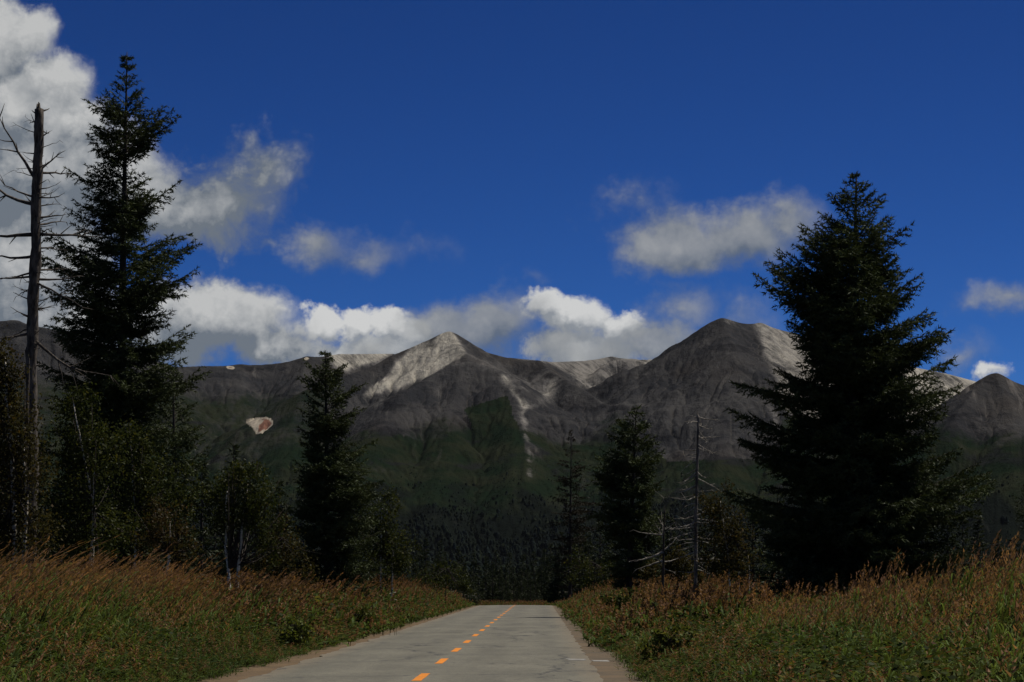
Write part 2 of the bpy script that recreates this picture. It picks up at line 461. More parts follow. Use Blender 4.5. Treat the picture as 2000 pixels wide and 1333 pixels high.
DC = -2.03
y = 45.0 - 10 * 5
while y < 232:
    quad_patch('lane_dash', DC - .08, DC + .08, y, y + 3.8, .0205, M_dash, road, .006)
    y += 10.0
for yy, xa, xb in ((205, -4.7, 1.05), (92, -4.8, -2.6)):      # transverse joints
    n = 26; xsv = np.linspace(xa, xb, n); V = []; fs = []
    for k, xv in enumerate(xsv):
        yo = yy + .5 * float(fbm(np.array(xv * .7), np.array(yy * 1.), 3)); zz = .0212 + float(ylong(yy)) + .03 * (1 - ((xv + 1.9) / 3.02) ** 2)
        V += [(xv, yo - .10, zz), (xv, yo + .10, zz)]
        if k: fs.append((2 * k - 2, 2 * k, 2 * k + 1, 2 * k - 1))
    link('crack', mesh_data('crack', V, fs, M_crack), road)
quad_patch('paint_smear', .62, 1.0, 58.2, 59.6, .0208, M_white, road, .05)
quad_patch('paint_smear', 1.16, 1.75, 58.3, 59.3, .008, M_white, ed, .05)


# ------------------------------------------------------------------ mountains
def ridge_pts(lst):
    return [at(px, py, d) for px, py, d in lst]


RIDGES = [  # (polyline in photograph pixels with distance, slope, kind)
    ([(-700, 560, 5300), (-300, 600, 5200), (-80, 622, 5050), (0, 627, 5000), (34, 624, 5000), (44, 630, 5000), (140, 645, 5000), (240, 682, 5080), (340, 714, 5150), (400, 712, 5200), (470, 713, 5260), (560, 705, 5300), (600, 698, 5320), (640, 693, 5360), (670, 689, 5420), (770, 688, 5500)], .62),
    ([(20, 627, 5000), (70, 720, 4800), (100, 820, 4500), (120, 950, 4150)], .5),
    ([(470, 713, 5260), (440, 790, 5000), (430, 880, 4650), (450, 980, 4250)], .5),
    ([(600, 698, 5320), (590, 780, 5000), (560, 860, 4650), (560, 960, 4250)], .5),
    ([(600, 765, 4650), (660, 738, 4720), (700, 724, 4760), (745, 708, 4800), (770, 691, 4820), (830, 668, 4850), (866, 653, 4860), (877, 650, 4860), (888, 653, 4860), (905, 663, 4860), (950, 688, 4880), (990, 697, 4880), (1050, 707, 4860)], .66),
    ([(600, 765, 4650), (570, 830, 4500), (560, 900, 4300)], .5),
    ([(877, 650, 4860), (902, 685, 4770), (920, 712, 4680)], .6),
    ([(790, 765, 4540), (830, 742, 4600), (870, 722, 4650), (920, 712, 4680), (960, 722, 4660), (985, 745, 4600), (1005, 790, 4500), (1016, 860, 4300), (1010, 960, 4000)], .60),
    ([(900, 715, 4670), (885, 800, 4480), (870, 900, 4220), (850, 1010, 3900)], .52),
    ([(790, 765, 4540), (745, 830, 4380), (700, 930, 4080)], .5),
    ([(1050, 707, 4860), (1078, 724, 4780), (1130, 756, 4680), (1200, 800, 4560), (1290, 850, 4380), (1350, 915, 4100)], .66),
    ([(1130, 770, 4670), (1120, 840, 4480), (1100, 920, 4200), (1090, 1010, 3900)], .52),
    ([(1200, 812, 4540), (1210, 870, 4380), (1220, 940, 4080)], .52),
    ([(990, 697, 5000), (1080, 706, 5350), (1130, 704, 5500), (1160, 701, 5550), (1195, 695, 5580), (1215, 699, 5580), (1260, 701, 5560), (1310, 699, 5520), (1400, 690, 5450)], .62),
    ([(1168, 725, 5330), (1185, 706, 5380), (1205, 697, 5400), (1235, 695, 5400), (1256, 702, 5400), (1262, 720, 5330)], .9),
    ([(1195, 830, 4470), (1218, 795, 4550), (1250, 756, 4640), (1300, 713, 4720), (1325, 690, 4760), (1340, 672, 4780), (1370, 645, 4800), (1392, 630, 4800), (1410, 624, 4800), (1425, 626, 4800), (1440, 630, 4810), (1485, 634, 4860), (1560, 652, 4950), (1640, 676, 5020), (1740, 706, 5120), (1850, 728, 5250), (1912, 745, 5320), (2000, 752, 5400), (2400, 780, 5600)], .68),
    ([(1410, 624, 4800), (1432, 690, 4620), (1440, 770, 4420), (1420, 860, 4180), (1400, 960, 3900)], .56),
    ([(1485, 634, 4860), (1490, 680, 4720), (1512, 760, 4480), (1530, 850, 4220), (1540, 960, 3900)], .56),
    ([(1640, 676, 5020), (1660, 760, 4760), (1680, 860, 4450), (1690, 980, 4050)], .55),
    ([(1845, 850, 3950), (1878, 797, 4060), (1908, 757, 4150), (1926, 741, 4200), (1936, 733, 4210), (1947, 732, 4210), (1958, 740, 4210), (2000, 752, 4260), (2200, 770, 4350), (2600, 800, 4500)], .66),
    ([(1945, 732, 4210), (1985, 830, 4000), (2000, 940, 3700)], .6),
]


def in_poly(px, py, poly):
    inside = np.zeros(px.shape, bool); n = len(poly)
    for i in range(n):
        x1, y1 = poly[i]; x2, y2 = poly[(i + 1) % n]
        c = ((y1 > py) != (y2 > py)) & (px < (x2 - x1) * (py - y1) / (y2 - y1 + 1e-9) + x1)
        inside ^= c
    return inside


def project(P):
    inv = np.array(CM.transposed()); q = (P - np.array([0, 0, EYE])) @ inv.T
    return 1000 + F * q[..., 0] / -q[..., 2], 666.5 - F * q[..., 1] / -q[..., 2]


def terrain_z(X, Y):
    best = np.full(X.shape, -1e9); S = np.zeros(X.shape); D = np.zeros(X.shape); ID = np.zeros(X.shape)
    sid = 0; owns = []
    for lst, slope in RIDGES:
        sky_line = slope > .61
        P = [np.array(p) for p in ridge_pts(lst)]
        s0 = 0.0; sid += 1; own = np.full(X.shape, -1e9); od = np.zeros(X.shape); rnd = 4.0
        for a, b in zip(P[:-1], P[1:]):
            ab = b - a; L2 = ab[0] ** 2 + ab[1] ** 2; L = math.sqrt(L2)
            t = np.clip(((X - a[0]) * ab[0] + (Y - a[1]) * ab[1]) / L2, 0, 1)
            d = np.hypot(X - a[0] - t * ab[0], Y - a[1] - t * ab[1])
            zr = a[2] + t * ab[2]
            # rounded crest (spurs broaden away from the summit they leave), gently concave flank
            if not sky_line: rnd = 4.0 + 26 * sst(0, 320, s0 + t * L)
            de = np.sqrt(d * d + rnd * rnd) - rnd
            z = zr - slope * de * (1 - .22 * np.clip(d / 700, 0, 1))
            ko = z > own; own = np.where(ko, z, own); od = np.where(ko, d, od)
            k = z > best
            best = np.where(k, z, best); S = np.where(k, s0 + t * L, S); D = np.where(k, d, D); ID = np.where(k, sid, ID)
            s0 += L
        owns.append((own, od))
    kk = 7.0                                           # neighbouring flanks flow into each other
    ws = [np.exp(np.clip((o - best) / kk, -30, 0)) for o, _ in owns]
    acc = sum(ws); D = sum(w * dd for w, (_, dd) in zip(ws, owns)) / acc
    return best + kk * np.log(acc), S, D, ID


def erode(Z0, dx, iters, K, m):
    """running water cuts branching gullies: stream-power erosion on the height grid"""
    Z = Z0.astype(float).copy(); ny, nx = Z.shape; n = ny * nx
    me_ = np.arange(n).reshape(ny, nx); acc = None
    for it in range(iters):
        best = np.zeros((ny, nx)); rcv = me_.copy(); dist = np.full((ny, nx), dx)
        for dy in (-1, 0, 1):
            for dx_ in (-1, 0, 1):
                if not (dy or dx_): continue
                dd = dx * math.hypot(dy, dx_)
                sh = np.full((ny, nx), 1e9); ys = slice(max(0, -dy), ny - max(0, dy)); xs = slice(max(0, -dx_), nx - max(0, dx_))
                yt = slice(max(0, dy), ny - max(0, -dy)); xt = slice(max(0, dx_), nx - max(0, -dx_))
                sh[ys, xs] = Z[yt, xt]
                sl = (Z - sh) / dd; k = sl > best
                best = np.where(k, sl, best); rcv = np.where(k, me_ + dy * nx + dx_, rcv); dist = np.where(k, dd, dist)
        order = np.argsort(Z.ravel())[::-1].tolist(); rl = rcv.ravel().tolist(); a = [1.0] * n
        for i in order:
            j = rl[i]
            if j != i: a[j] += a[i]
        acc = np.array(a)
        f = (K * (acc * dx * dx) ** m / dist.ravel()).tolist(); z = Z.ravel().tolist()
        for i in reversed(order):
            j = rl[i]
            if j != i:
                q = f[i]; z[i] = (z[i] + q * z[j]) / (1 + q)
        Z = np.array(z).reshape(ny, nx)
        # talus: loose slopes relax a little
        Z[1:-1, 1:-1] += .035 * (Z[:-2, 1:-1] + Z[2:, 1:-1] + Z[1:-1, :-2] + Z[1:-1, 2:] - 4 * Z[1:-1, 1:-1])
    return Z, acc.reshape(ny, nx), rl, order


def build_mountains():
    az0, az1 = math.atan((-330 - 1053) / F), math.atan((2330 - 1053) / F)
    az = np.linspace(az0, az1, 760)
    r = np.concatenate([np.linspace(2600, 3700, 36), np.linspace(3715, 4950, 260), np.linspace(4960, 5650, 90), np.linspace(5700, 7600, 14)])
    A, Rr = np.meshgrid(az, r); rgm = np.random.default_rng(9)
    X = np.sin(A) * Rr; Y = np.cos(A) * Rr
    wx = 22 * fbm(X / 260, Y / 260, 4); wy = 22 * fbm(X / 260 + 40, Y / 260 + 12, 4)
    z0, S, D, ID = terrain_z(X, Y)
    fade = sst(0, 140, D)
    zb, S, D, ID = terrain_z(X + wx * fade, Y + wy * fade)
    f2 = sst(4, 160, D)
    rib = fbm(S / 38 + ID * 7.7, D / 420 + ID * 3.1, 4, .55)
    rib2 = fbm(S / 12 + ID * 5.7, D / 160 + ID * 2.1, 3, .55)
    rough = fbm(X / 90, Y / 90, 5, .55)
    gul = fbm(X / 46 + .35 * fbm(X / 150, Y / 150, 2), (Z0 := zb) / 190 + Y / 900, 4, .55)
    gul2 = fbm(X / 15 + 7, zb / 80 + Y / 500, 3, .55)
    zz = zb + f2 * (5 * gul + 3 * gul2 + 13 * rough - 6) + 1.2 * rgm.normal(0, 1, X.shape) * sst(3, 40, D)
    base = 8 + 14 * (fbm(X / 500, Y / 500, 3) + .3)
    kk = 26.0
    h = np.clip(.5 + .5 * (zz - base) / kk, 0, 1)
    Z = base * (1 - h) + zz * h + kk * h * (1 - h)
    i_a, i_b = 36, len(r) - 18
    sub, acc, rcv, order = erode(Z[i_a:i_b], 4.6, 13, .042, .45)
    wr = np.minimum(1, np.arange(sub.shape[0]) / 30.0)[:, None] * np.minimum(1, np.arange(sub.shape[0])[::-1] / 12.0)[:, None]
    Z = Z.copy(); Z[i_a:i_b] = sub * wr + Z[i_a:i_b] * (1 - wr)
    # broken rock: ribs and ledges standing out of the slopes
    fr = sst(6, 70, D) * sst(60, 220, Z)
    rb = fbm(X / 34 + 3, Y / 34 + zb / 60, 5, .6); rb2 = fbm(X / 11, Y / 13 + zb / 20, 3, .6)
    msk = .35 + .65 * sst(-.1, .25, fbm(X / 160 + 70, Y / 160, 3))
    Z = Z + fr * msk * (5.5 * (.30 - np.abs(rb)) + 2.0 * (.25 - np.abs(rb2)))
    ACC = np.ones(Z.shape); ACC[i_a:i_b] = acc
    # --- what covers the ground: pale pumice, tundra green, dark cliff bands
    P3 = np.stack([X, Y, Z], -1)
    px, py = project(P3)
    jx = 12 * fbm(X / 110, Z / 60 + 5, 4, .5); jy = 8 * fbm(X / 90 + 9, Z / 60, 4, .5)
    qx, qy = px + jx, py + jy
    pum = np.zeros(X.shape)
    def poly(p, val, ylo=0, yhi=1e9):
        k = in_poly(qx, qy, p) & (Y > ylo) & (Y < yhi)
        pum[k] = np.maximum(pum[k], val)
    poly([(850, 655), (878, 640), (893, 656), (900, 672), (910, 690), (900, 700), (862, 722), (800, 748), (735, 768), (695, 787), (712, 762), (745, 742), (768, 724), (778, 708), (797, 690), (824, 670)], 1.0)
    poly([(640, 700), (650, 684), (790, 680), (750, 705), (715, 718), (670, 728), (650, 722)], .95, 4900)
    poly([(1012, 715), (1050, 704), (1080, 722), (1100, 745), (1092, 770), (1060, 795), (1044, 800), (1030, 790), (1018, 772), (985, 735)], .36)
    poly([(1075, 735), (1090, 742), (1085, 765), (1050, 790), (1040, 785), (1060, 765)], .7)
    poly([(878, 648), (920, 665), (1000, 696), (1060, 706), (1110, 735), (1150, 760), (1110, 800), (1040, 800), (990, 760), (930, 716), (860, 730), (800, 755), (740, 800), (700, 800), (780, 745)], .30)
    poly([(1320, 690), (1400, 625), (1480, 635), (1520, 760), (1500, 830), (1420, 780), (1340, 740)], .16)
    poly([(868, 745), (884, 735), (872, 760), (858, 790), (850, 792)], .38)
    poly([(955, 755), (963, 757), (968, 800), (961, 800)], .4)
    poly([(972, 726), (995, 735), (1018, 772), (1034, 795), (1030, 850), (1040, 945), (1033, 945), (1021, 850), (1016, 800), (992, 765)], .8)
    poly([(900, 672), (960, 690), (1000, 705), (985, 715), (940, 700)], .35)
    poly([(1000, 695), (1320, 690), (1300, 712), (1205, 790), (1150, 770), (1085, 715)], .62, 4950)
    poly([(1262, 702), (1320, 697), (1270, 735), (1205, 778), (1190, 770), (1240, 735)], .8, 4950)
    poly([(1095, 715), (1180, 770), (1210, 778), (1190, 760), (1130, 720)], .6, 4950)
    poly([(1470, 630), (1490, 628), (1560, 650), (1740, 700), (1760, 820), (1600, 860), (1530, 800), (1505, 720), (1490, 670)], .72, 4300)
    poly([(1414, 620), (1430, 620), (1432, 632), (1420, 632)], .8)
    poly([(1500, 790), (1515, 790), (1530, 850), (1518, 850)], .5)
    poly([(1740, 700), (1860, 722), (1935, 742), (1890, 790), (1860, 850), (1760, 820)], .85, 4450)
    poly([(840, 760), (870, 740), (868, 770), (852, 790)], .4)
    poly([(955, 760), (962, 760), (968, 800), (960, 800)], .3)
    scar = in_poly(px + jx * .4, py + jy * .4, [(476, 814), (486, 821), (500, 815), (529, 817), (533, 829), (520, 840), (503, 848), (494, 838), (484, 828)])
    red = scar & (px + .5 * (py - 830) > 506 + 12 * fbm(X / 20, Y / 20, 3))
    snow = in_poly(px, py, [(442, 717), (460, 717), (460, 719.5), (442, 719.5)]) | in_poly(px, py, [(596, 699), (603, 699), (603, 701.5), (596, 701.5)])
    pum = pum * (1.0 + .0 * S)
    # smooth the mask a little so that tongues feather
    for _ in range(5):
        pum = (pum + np.roll(pum, 1, 0) + np.roll(pum, -1, 0) + np.roll(pum, 1, 1) + np.roll(pum, -1, 1)) / 5
    hgt = Z
    green = 1 - sst(140, 330, hgt + 90 * fbm(X / 200, Y / 200 + 3, 4))
    green = np.where(px < 640, np.maximum(green, .6 * (1 - sst(330, 420, hgt))), green)
    gl = in_poly(qx, qy, [(905, 800), (985, 770), (1010, 830), (1025, 920), (1000, 950), (930, 900)])
    green = np.where(gl, np.maximum(green, .95), green)
    rp = in_poly(qx, qy, [(1250, 720), (1400, 610), (1500, 640), (1530, 800), (1520, 900), (1300, 900), (1200, 790)]) & (Y < 4950)
    green = np.where(rp, green * .25, green)
    wood = (1 - sst(60, 175, Z + 110 * fbm(X / 90, Y / 130, 4))) * (Y < 4750)
    special = np.where(scar, 1.0, 0) + np.where(red, 1.0, 0) + np.where(snow, 3.0, 0)
    special = (special * 2 + np.roll(special, 1, 0) + np.roll(special, -1, 0) + np.roll(special, 1, 1) + np.roll(special, -1, 1)) / 6
    attrs = {'pumice': pum.ravel(), 'green': np.clip(green, 0, 1).ravel(), 'special': special.ravel(), 'wood': wood.ravel(), 'flowacc': np.clip(np.log(ACC.ravel()) / 6.0, 0, 1),
             'flow': np.stack([S / 100 + ID * 3.7, D / 100, ID], -1).reshape(-1, 3)}
    nx = len(az); ny = len(r)
    i = (np.arange(ny - 1)[:, None] * nx + np.arange(nx - 1)[None]).ravel()
    Fq = np.stack([i, i + 1, i + nx + 1, i + nx], -1)
    # material
    m, g, out = new_mat('mountain_ground')
    def A_(n, o=2): 
        a = g.node('ShaderNodeAttribute', attribute_name=n); return a.outputs[o]
    flow = A_('flow', 1)
    tc = g.node('ShaderNodeTexCoord'); o = tc.outputs['Object']
    streakf = g.noise(g.v('MULTIPLY', flow, (4.5, .55, 1)), 1.0, 5, .65)
    wob = g.v('SCALE', g.noise(o, .006, 3, .5, 1), scale=40.0)
    streak = g.noise(g.v('MULTIPLY', g.v('ADD', o, wob), (.045, .004, .008)), 1.0, 5, .65)
    streak2 = g.noise(g.v('MULTIPLY', flow, (14, 1.3, 1)), 1.0, 3, .6)
    n1 = g.noise(o, .012, 8, .72); n2 = g.noise(o, .05, 6, .72); n3 = g.noise(o, .004, 5, .6)
    rock = g.mix(g.ss(n1, .35, .65), (.025, .026, .029, 1), (.068, .065, .063, 1))  # rock and tundra tones lowered to stand in for cloud shade
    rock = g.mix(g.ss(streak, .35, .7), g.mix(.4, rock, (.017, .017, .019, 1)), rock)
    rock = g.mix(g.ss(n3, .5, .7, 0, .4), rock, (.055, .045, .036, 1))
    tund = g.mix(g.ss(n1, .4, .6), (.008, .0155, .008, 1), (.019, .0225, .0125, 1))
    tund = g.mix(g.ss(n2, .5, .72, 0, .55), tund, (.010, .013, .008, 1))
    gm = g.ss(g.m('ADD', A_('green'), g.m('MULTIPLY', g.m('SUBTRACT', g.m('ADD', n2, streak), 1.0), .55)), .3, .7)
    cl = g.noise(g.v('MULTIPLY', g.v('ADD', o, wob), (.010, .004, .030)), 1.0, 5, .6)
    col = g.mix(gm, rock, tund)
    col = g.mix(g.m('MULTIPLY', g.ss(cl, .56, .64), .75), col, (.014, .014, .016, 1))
    pn = g.noise(g.v('MULTIPLY', g.v('ADD', o, wob), (.022, .010, .020)), 1.0, 7, .72)
    pm = g.m('ADD', A_('pumice'), g.m('ADD', g.m('MULTIPLY', g.m('SUBTRACT', streakf, .5), 1.7), g.m('MULTIPLY', g.m('SUBTRACT', pn, .5), 2.6)))
    pmask = g.m('MULTIPLY', g.ss(pm, .12, 1.0), g.ss(A_('pumice'), .02, .5))
    pcol = g.mix(g.ss(g.m('ADD', g.m('MULTIPLY', streak2, .5), g.m('MULTIPLY', pn, .5)), .40, .60), (.20, .188, .165, 1), (.41, .38, .32, 1))
    pale = g.mix(g.ss(A_('pumice'), .5, .9), (.16, .15, .14, 1), pcol)
    col = g.mix(pmask, col, pale)
    col = g.mix(g.ss(g.m('ADD', A_('wood'), g.m('MULTIPLY', g.m('SUBTRACT', n2, .5), .8)), .15, .75), col, (.007, .0092, .0075, 1))      # scrub and litter under the trees, cloud shade painted into their tone
    gy = g.ss(A_('flowacc'), .35, .75)
    col = g.mix(g.m('MULTIPLY', gy, .38), col, g.mix(gm, (.085, .078, .072, 1), (.012, .016, .009, 1)))      # gravel in the rocky gullies, scrub in the green ones
    # odd pale gully threads
    thn = g.noise(g.v('MULTIPLY', g.v('ADD', o, wob), (.07, .003, .011)), 1.0, 4, .6)
    th = g.m('MULTIPLY', g.ss(thn, .60, .72), g.ss(n3, .48, .62))
    col = g.mix(g.m('MULTIPLY', th, g.m('SUBTRACT', .55, g.m('MULTIPLY', A_('green'), .45))), col, (.17, .155, .14, 1))
    sp = g.m('MULTIPLY', A_('special'), g.ss(g.m('ADD', g.m('MULTIPLY', pn, 1.0), g.m('MULTIPLY', A_('special'), .5)), .45, .75, .5, 1.0))
    col = g.mix(g.ss(sp, .25, .9), col, (.38, .33, .26, 1))
    col = g.mix(g.ss(sp, 1.4, 1.9), col, (.20, .10, .07, 1))
    col = g.mix(g.ss(sp, 2.4, 2.9), col, (.34, .345, .35, 1))
    b = g.node('ShaderNodeBsdfPrincipled'); g.put(b.inputs['Base Color'], col)
    b.inputs['Roughness'].default_value = 1.0; b.inputs['Specular IOR Level'].default_value = .0
    bp = g.node('ShaderNodeBump'); bp.inputs['Strength'].default_value = 1.0; bp.inputs['Distance'].default_value = 9.0
    g.put(bp.inputs['Height'], g.m('ADD', g.m('MULTIPLY', n1, 1.0), g.m('ADD', g.m('MULTIPLY', n2, .5), g.m('MULTIPLY', streak, .5))))
    g.t.links.new(bp.outputs[0], b.inputs['Normal'])
    g.t.links.new(b.outputs[0], out.inputs[0])
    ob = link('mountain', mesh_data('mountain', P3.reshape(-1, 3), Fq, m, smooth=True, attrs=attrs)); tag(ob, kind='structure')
    return X, Y, Z, green, pum, px, py


MX, MY, MZ, MG, MP, MPX, MPY = build_mountains()

# ------------------------------------------------------------------ far forest on the lower slopes and the plain: nobody could count it
def crown_blob(rg, conif):
    """about 26 triangles: a lumpy crown or a small cone"""
    V = []; T = []
    rings = [(0.0, .9), (.45, 1.05), (.8, .7)] if not conif else [(0.0, .9), (.4, .62), (.75, .28)]
    n = 6
    for z, rr in rings:
        for k in range(n):
            a = 2 * math.pi * (k + rg.uniform(-.25, .25)) / n + z * 2
            q = rr * rg.uniform(.7, 1.2); V.append((.5 * q * math.cos(a), .5 * q * math.sin(a), z + rg.uniform(-.06, .06)))
    V.append((rg.uniform(-.08, .08), rg.uniform(-.08, .08), 1.0))
    for ri in range(2):
        for k in range(n):
            a, b = ri * n + k, ri * n + (k + 1) % n; T += [(a, b, b + n), (a, b + n, a + n)]
    for k in range(n): T.append((2 * n + k, 2 * n + (k + 1) % n, 3 * n))
    return np.array(V), np.array(T)


def scatter(templates, pos, scl, rot, tint, lean=None, pick=None):
    """replicates template meshes (V, T, C) with numpy into one set of arrays"""
    VV, TT, CC = [], [], []; n0 = 0
    N = len(pos)
    if pick is None: pick = rng.integers(0, len(templates), N)
    for k, (V, T, C) in enumerate(templates):
        idx = np.nonzero(pick == k)[0]
        if not len(idx): continue
        c, s = np.cos(rot[idx])[:, None], np.sin(rot[idx])[:, None]
        sc = scl[idx]
        x = V[None, :, 0] * sc[:, 0:1]; yv = V[None, :, 1] * sc[:, 0:1]; z = V[None, :, 2] * sc[:, 1:2]
        vx = x * c - yv * s; vy = x * s + yv * c
        if lean is not None:
            vx = vx + lean[idx, 0:1] * z ** 2; vy = vy + lean[idx, 1:2] * z ** 2; z = z - .25 * np.abs(lean[idx, 0:1]) ** 2 * z ** 2
        v = np.stack([vx + pos[idx, 0:1], vy + pos[idx, 1:2], z + pos[idx, 2:3]], -1)
        VV.append(v.reshape(-1, 3))
        TT.append((T[None] + (np.arange(len(idx)) * len(V))[:, None, None] + n0).reshape(-1, 3)); n0 += len(idx) * len(V)
        CC.append((C[None] * tint[idx][:, None, :]).reshape(-1, 3))
    return np.concatenate(VV), np.concatenate(TT), np.concatenate(CC)


def far_forest():
    rg = np.random.default_rng(21)
    tpl = []
    for k in range(8):
        V, T = crown_blob(rg, k < 5); C = np.ones((len(V), 3)); tpl.append((V, T, C))
    # on the slopes: choose terrain vertices weighted by visibility and height
    ok = (MZ < 200) & (MPY > 800) & (MPX > -40) & (MPX < 2040) & (MY < 4750) & (MP < .2)
    dens = (1 - sst(60, 175, MZ + 150 * fbm(MX / 80, MY / 110, 4))) ** 1.2 * ok * MY
    w = dens.ravel() / dens.sum()
    idx = rg.choice(w.size, 30000, p=w)
    pos = np.stack([MX.ravel()[idx], MY.ravel()[idx], MZ.ravel()[idx]], -1) + rg.normal(0, 1, (30000, 3)) * [5, 5, 0] + [0, 0, -1.5]
    h = (2.2 + 9 * rg.random(30000) ** 2.2) * (1 - .6 * sst(40, 170, pos[:, 2]))
    scl = np.stack([h * rg.uniform(.6, 1.2, 30000), h], -1)
    base = np.array([(.011, .015, .013), (.013, .018, .013), (.017, .021, .013), (.012, .017, .016)])  # crown greens with cloud shade mixed into the colour
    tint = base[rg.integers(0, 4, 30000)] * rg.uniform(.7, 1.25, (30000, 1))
    # the wooded plain between the road's end and the slopes
    n2 = 5200
    yy = 1300 + 2500 * rg.random(n2); xx = (rg.random(n2) - .5) * .44 * yy
    pos2 = np.stack([xx, yy, np.full(n2, -.8) + 8 * sst(2500, 3600, yy)], -1)
    h2 = rg.uniform(5, 10, n2) * (.75 + .35 * sst(500, 2000, yy)); scl2 = np.stack([h2 * rg.uniform(.45, .8, n2), h2], -1)
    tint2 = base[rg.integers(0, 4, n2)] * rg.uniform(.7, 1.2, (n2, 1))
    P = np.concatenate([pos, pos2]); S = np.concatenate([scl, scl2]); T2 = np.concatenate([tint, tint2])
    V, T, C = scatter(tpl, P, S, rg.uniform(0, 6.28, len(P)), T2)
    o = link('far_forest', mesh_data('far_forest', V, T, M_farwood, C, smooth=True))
    tag(o, 'dark mixed forest on the plain and lower mountain slopes', 'forest', kind='stuff')


far_forest()


# ------------------------------------------------------------------ conifers
def needle_tris(rg, P0, P1, sp, ln, w, spread, base, var, cid):
    """needle blades along segments P0->P1: single slim triangles pointing out and forward"""
    L = np.linalg.norm(P1 - P0, axis=1); n = np.maximum(1, np.ceil(L / sp).astype(int))
    idx = np.repeat(np.arange(len(L)), n)
    t = rg.random(len(idx)); p = P0[idx] + (P1 - P0)[idx] * t[:, None]
    d = ((P1 - P0) / (L[:, None] + 1e-6))[idx]
    o = rg.normal(size=(len(idx), 3)); o -= (o * d).sum(1)[:, None] * d; o /= np.linalg.norm(o, axis=1)[:, None] + 1e-6
    dr = d * rg.uniform(.4, 1.0, (len(idx), 1)) + o * spread * rg.uniform(.5, 1.2, (len(idx), 1)); dr[:, 2] += .1
    dr /= np.linalg.norm(dr, axis=1)[:, None]
    sd_ = np.cross(dr, rg.normal(size=(len(idx), 3))); sd_ /= np.linalg.norm(sd_, axis=1)[:, None] + 1e-6
    le = ln * rg.uniform(.6, 1.3, (len(idx), 1)); ww = w * rg.uniform(.7, 1.3, (len(idx), 1)) / 2
    V = np.stack([p - sd_ * ww - dr * le * .1, p + sd_ * ww - dr * le * .1, p + dr * le], 1).reshape(-1, 3)
    T = np.arange(len(idx) * 3).reshape(-1, 3)
    cc = np.asarray(base)[None] * (1 + var * (cid[idx][:, None] - .5)) * rg.uniform(.75, 1.3, (len(idx), 1))
    C = np.repeat(cc, 3, 0)
    return V, T, C


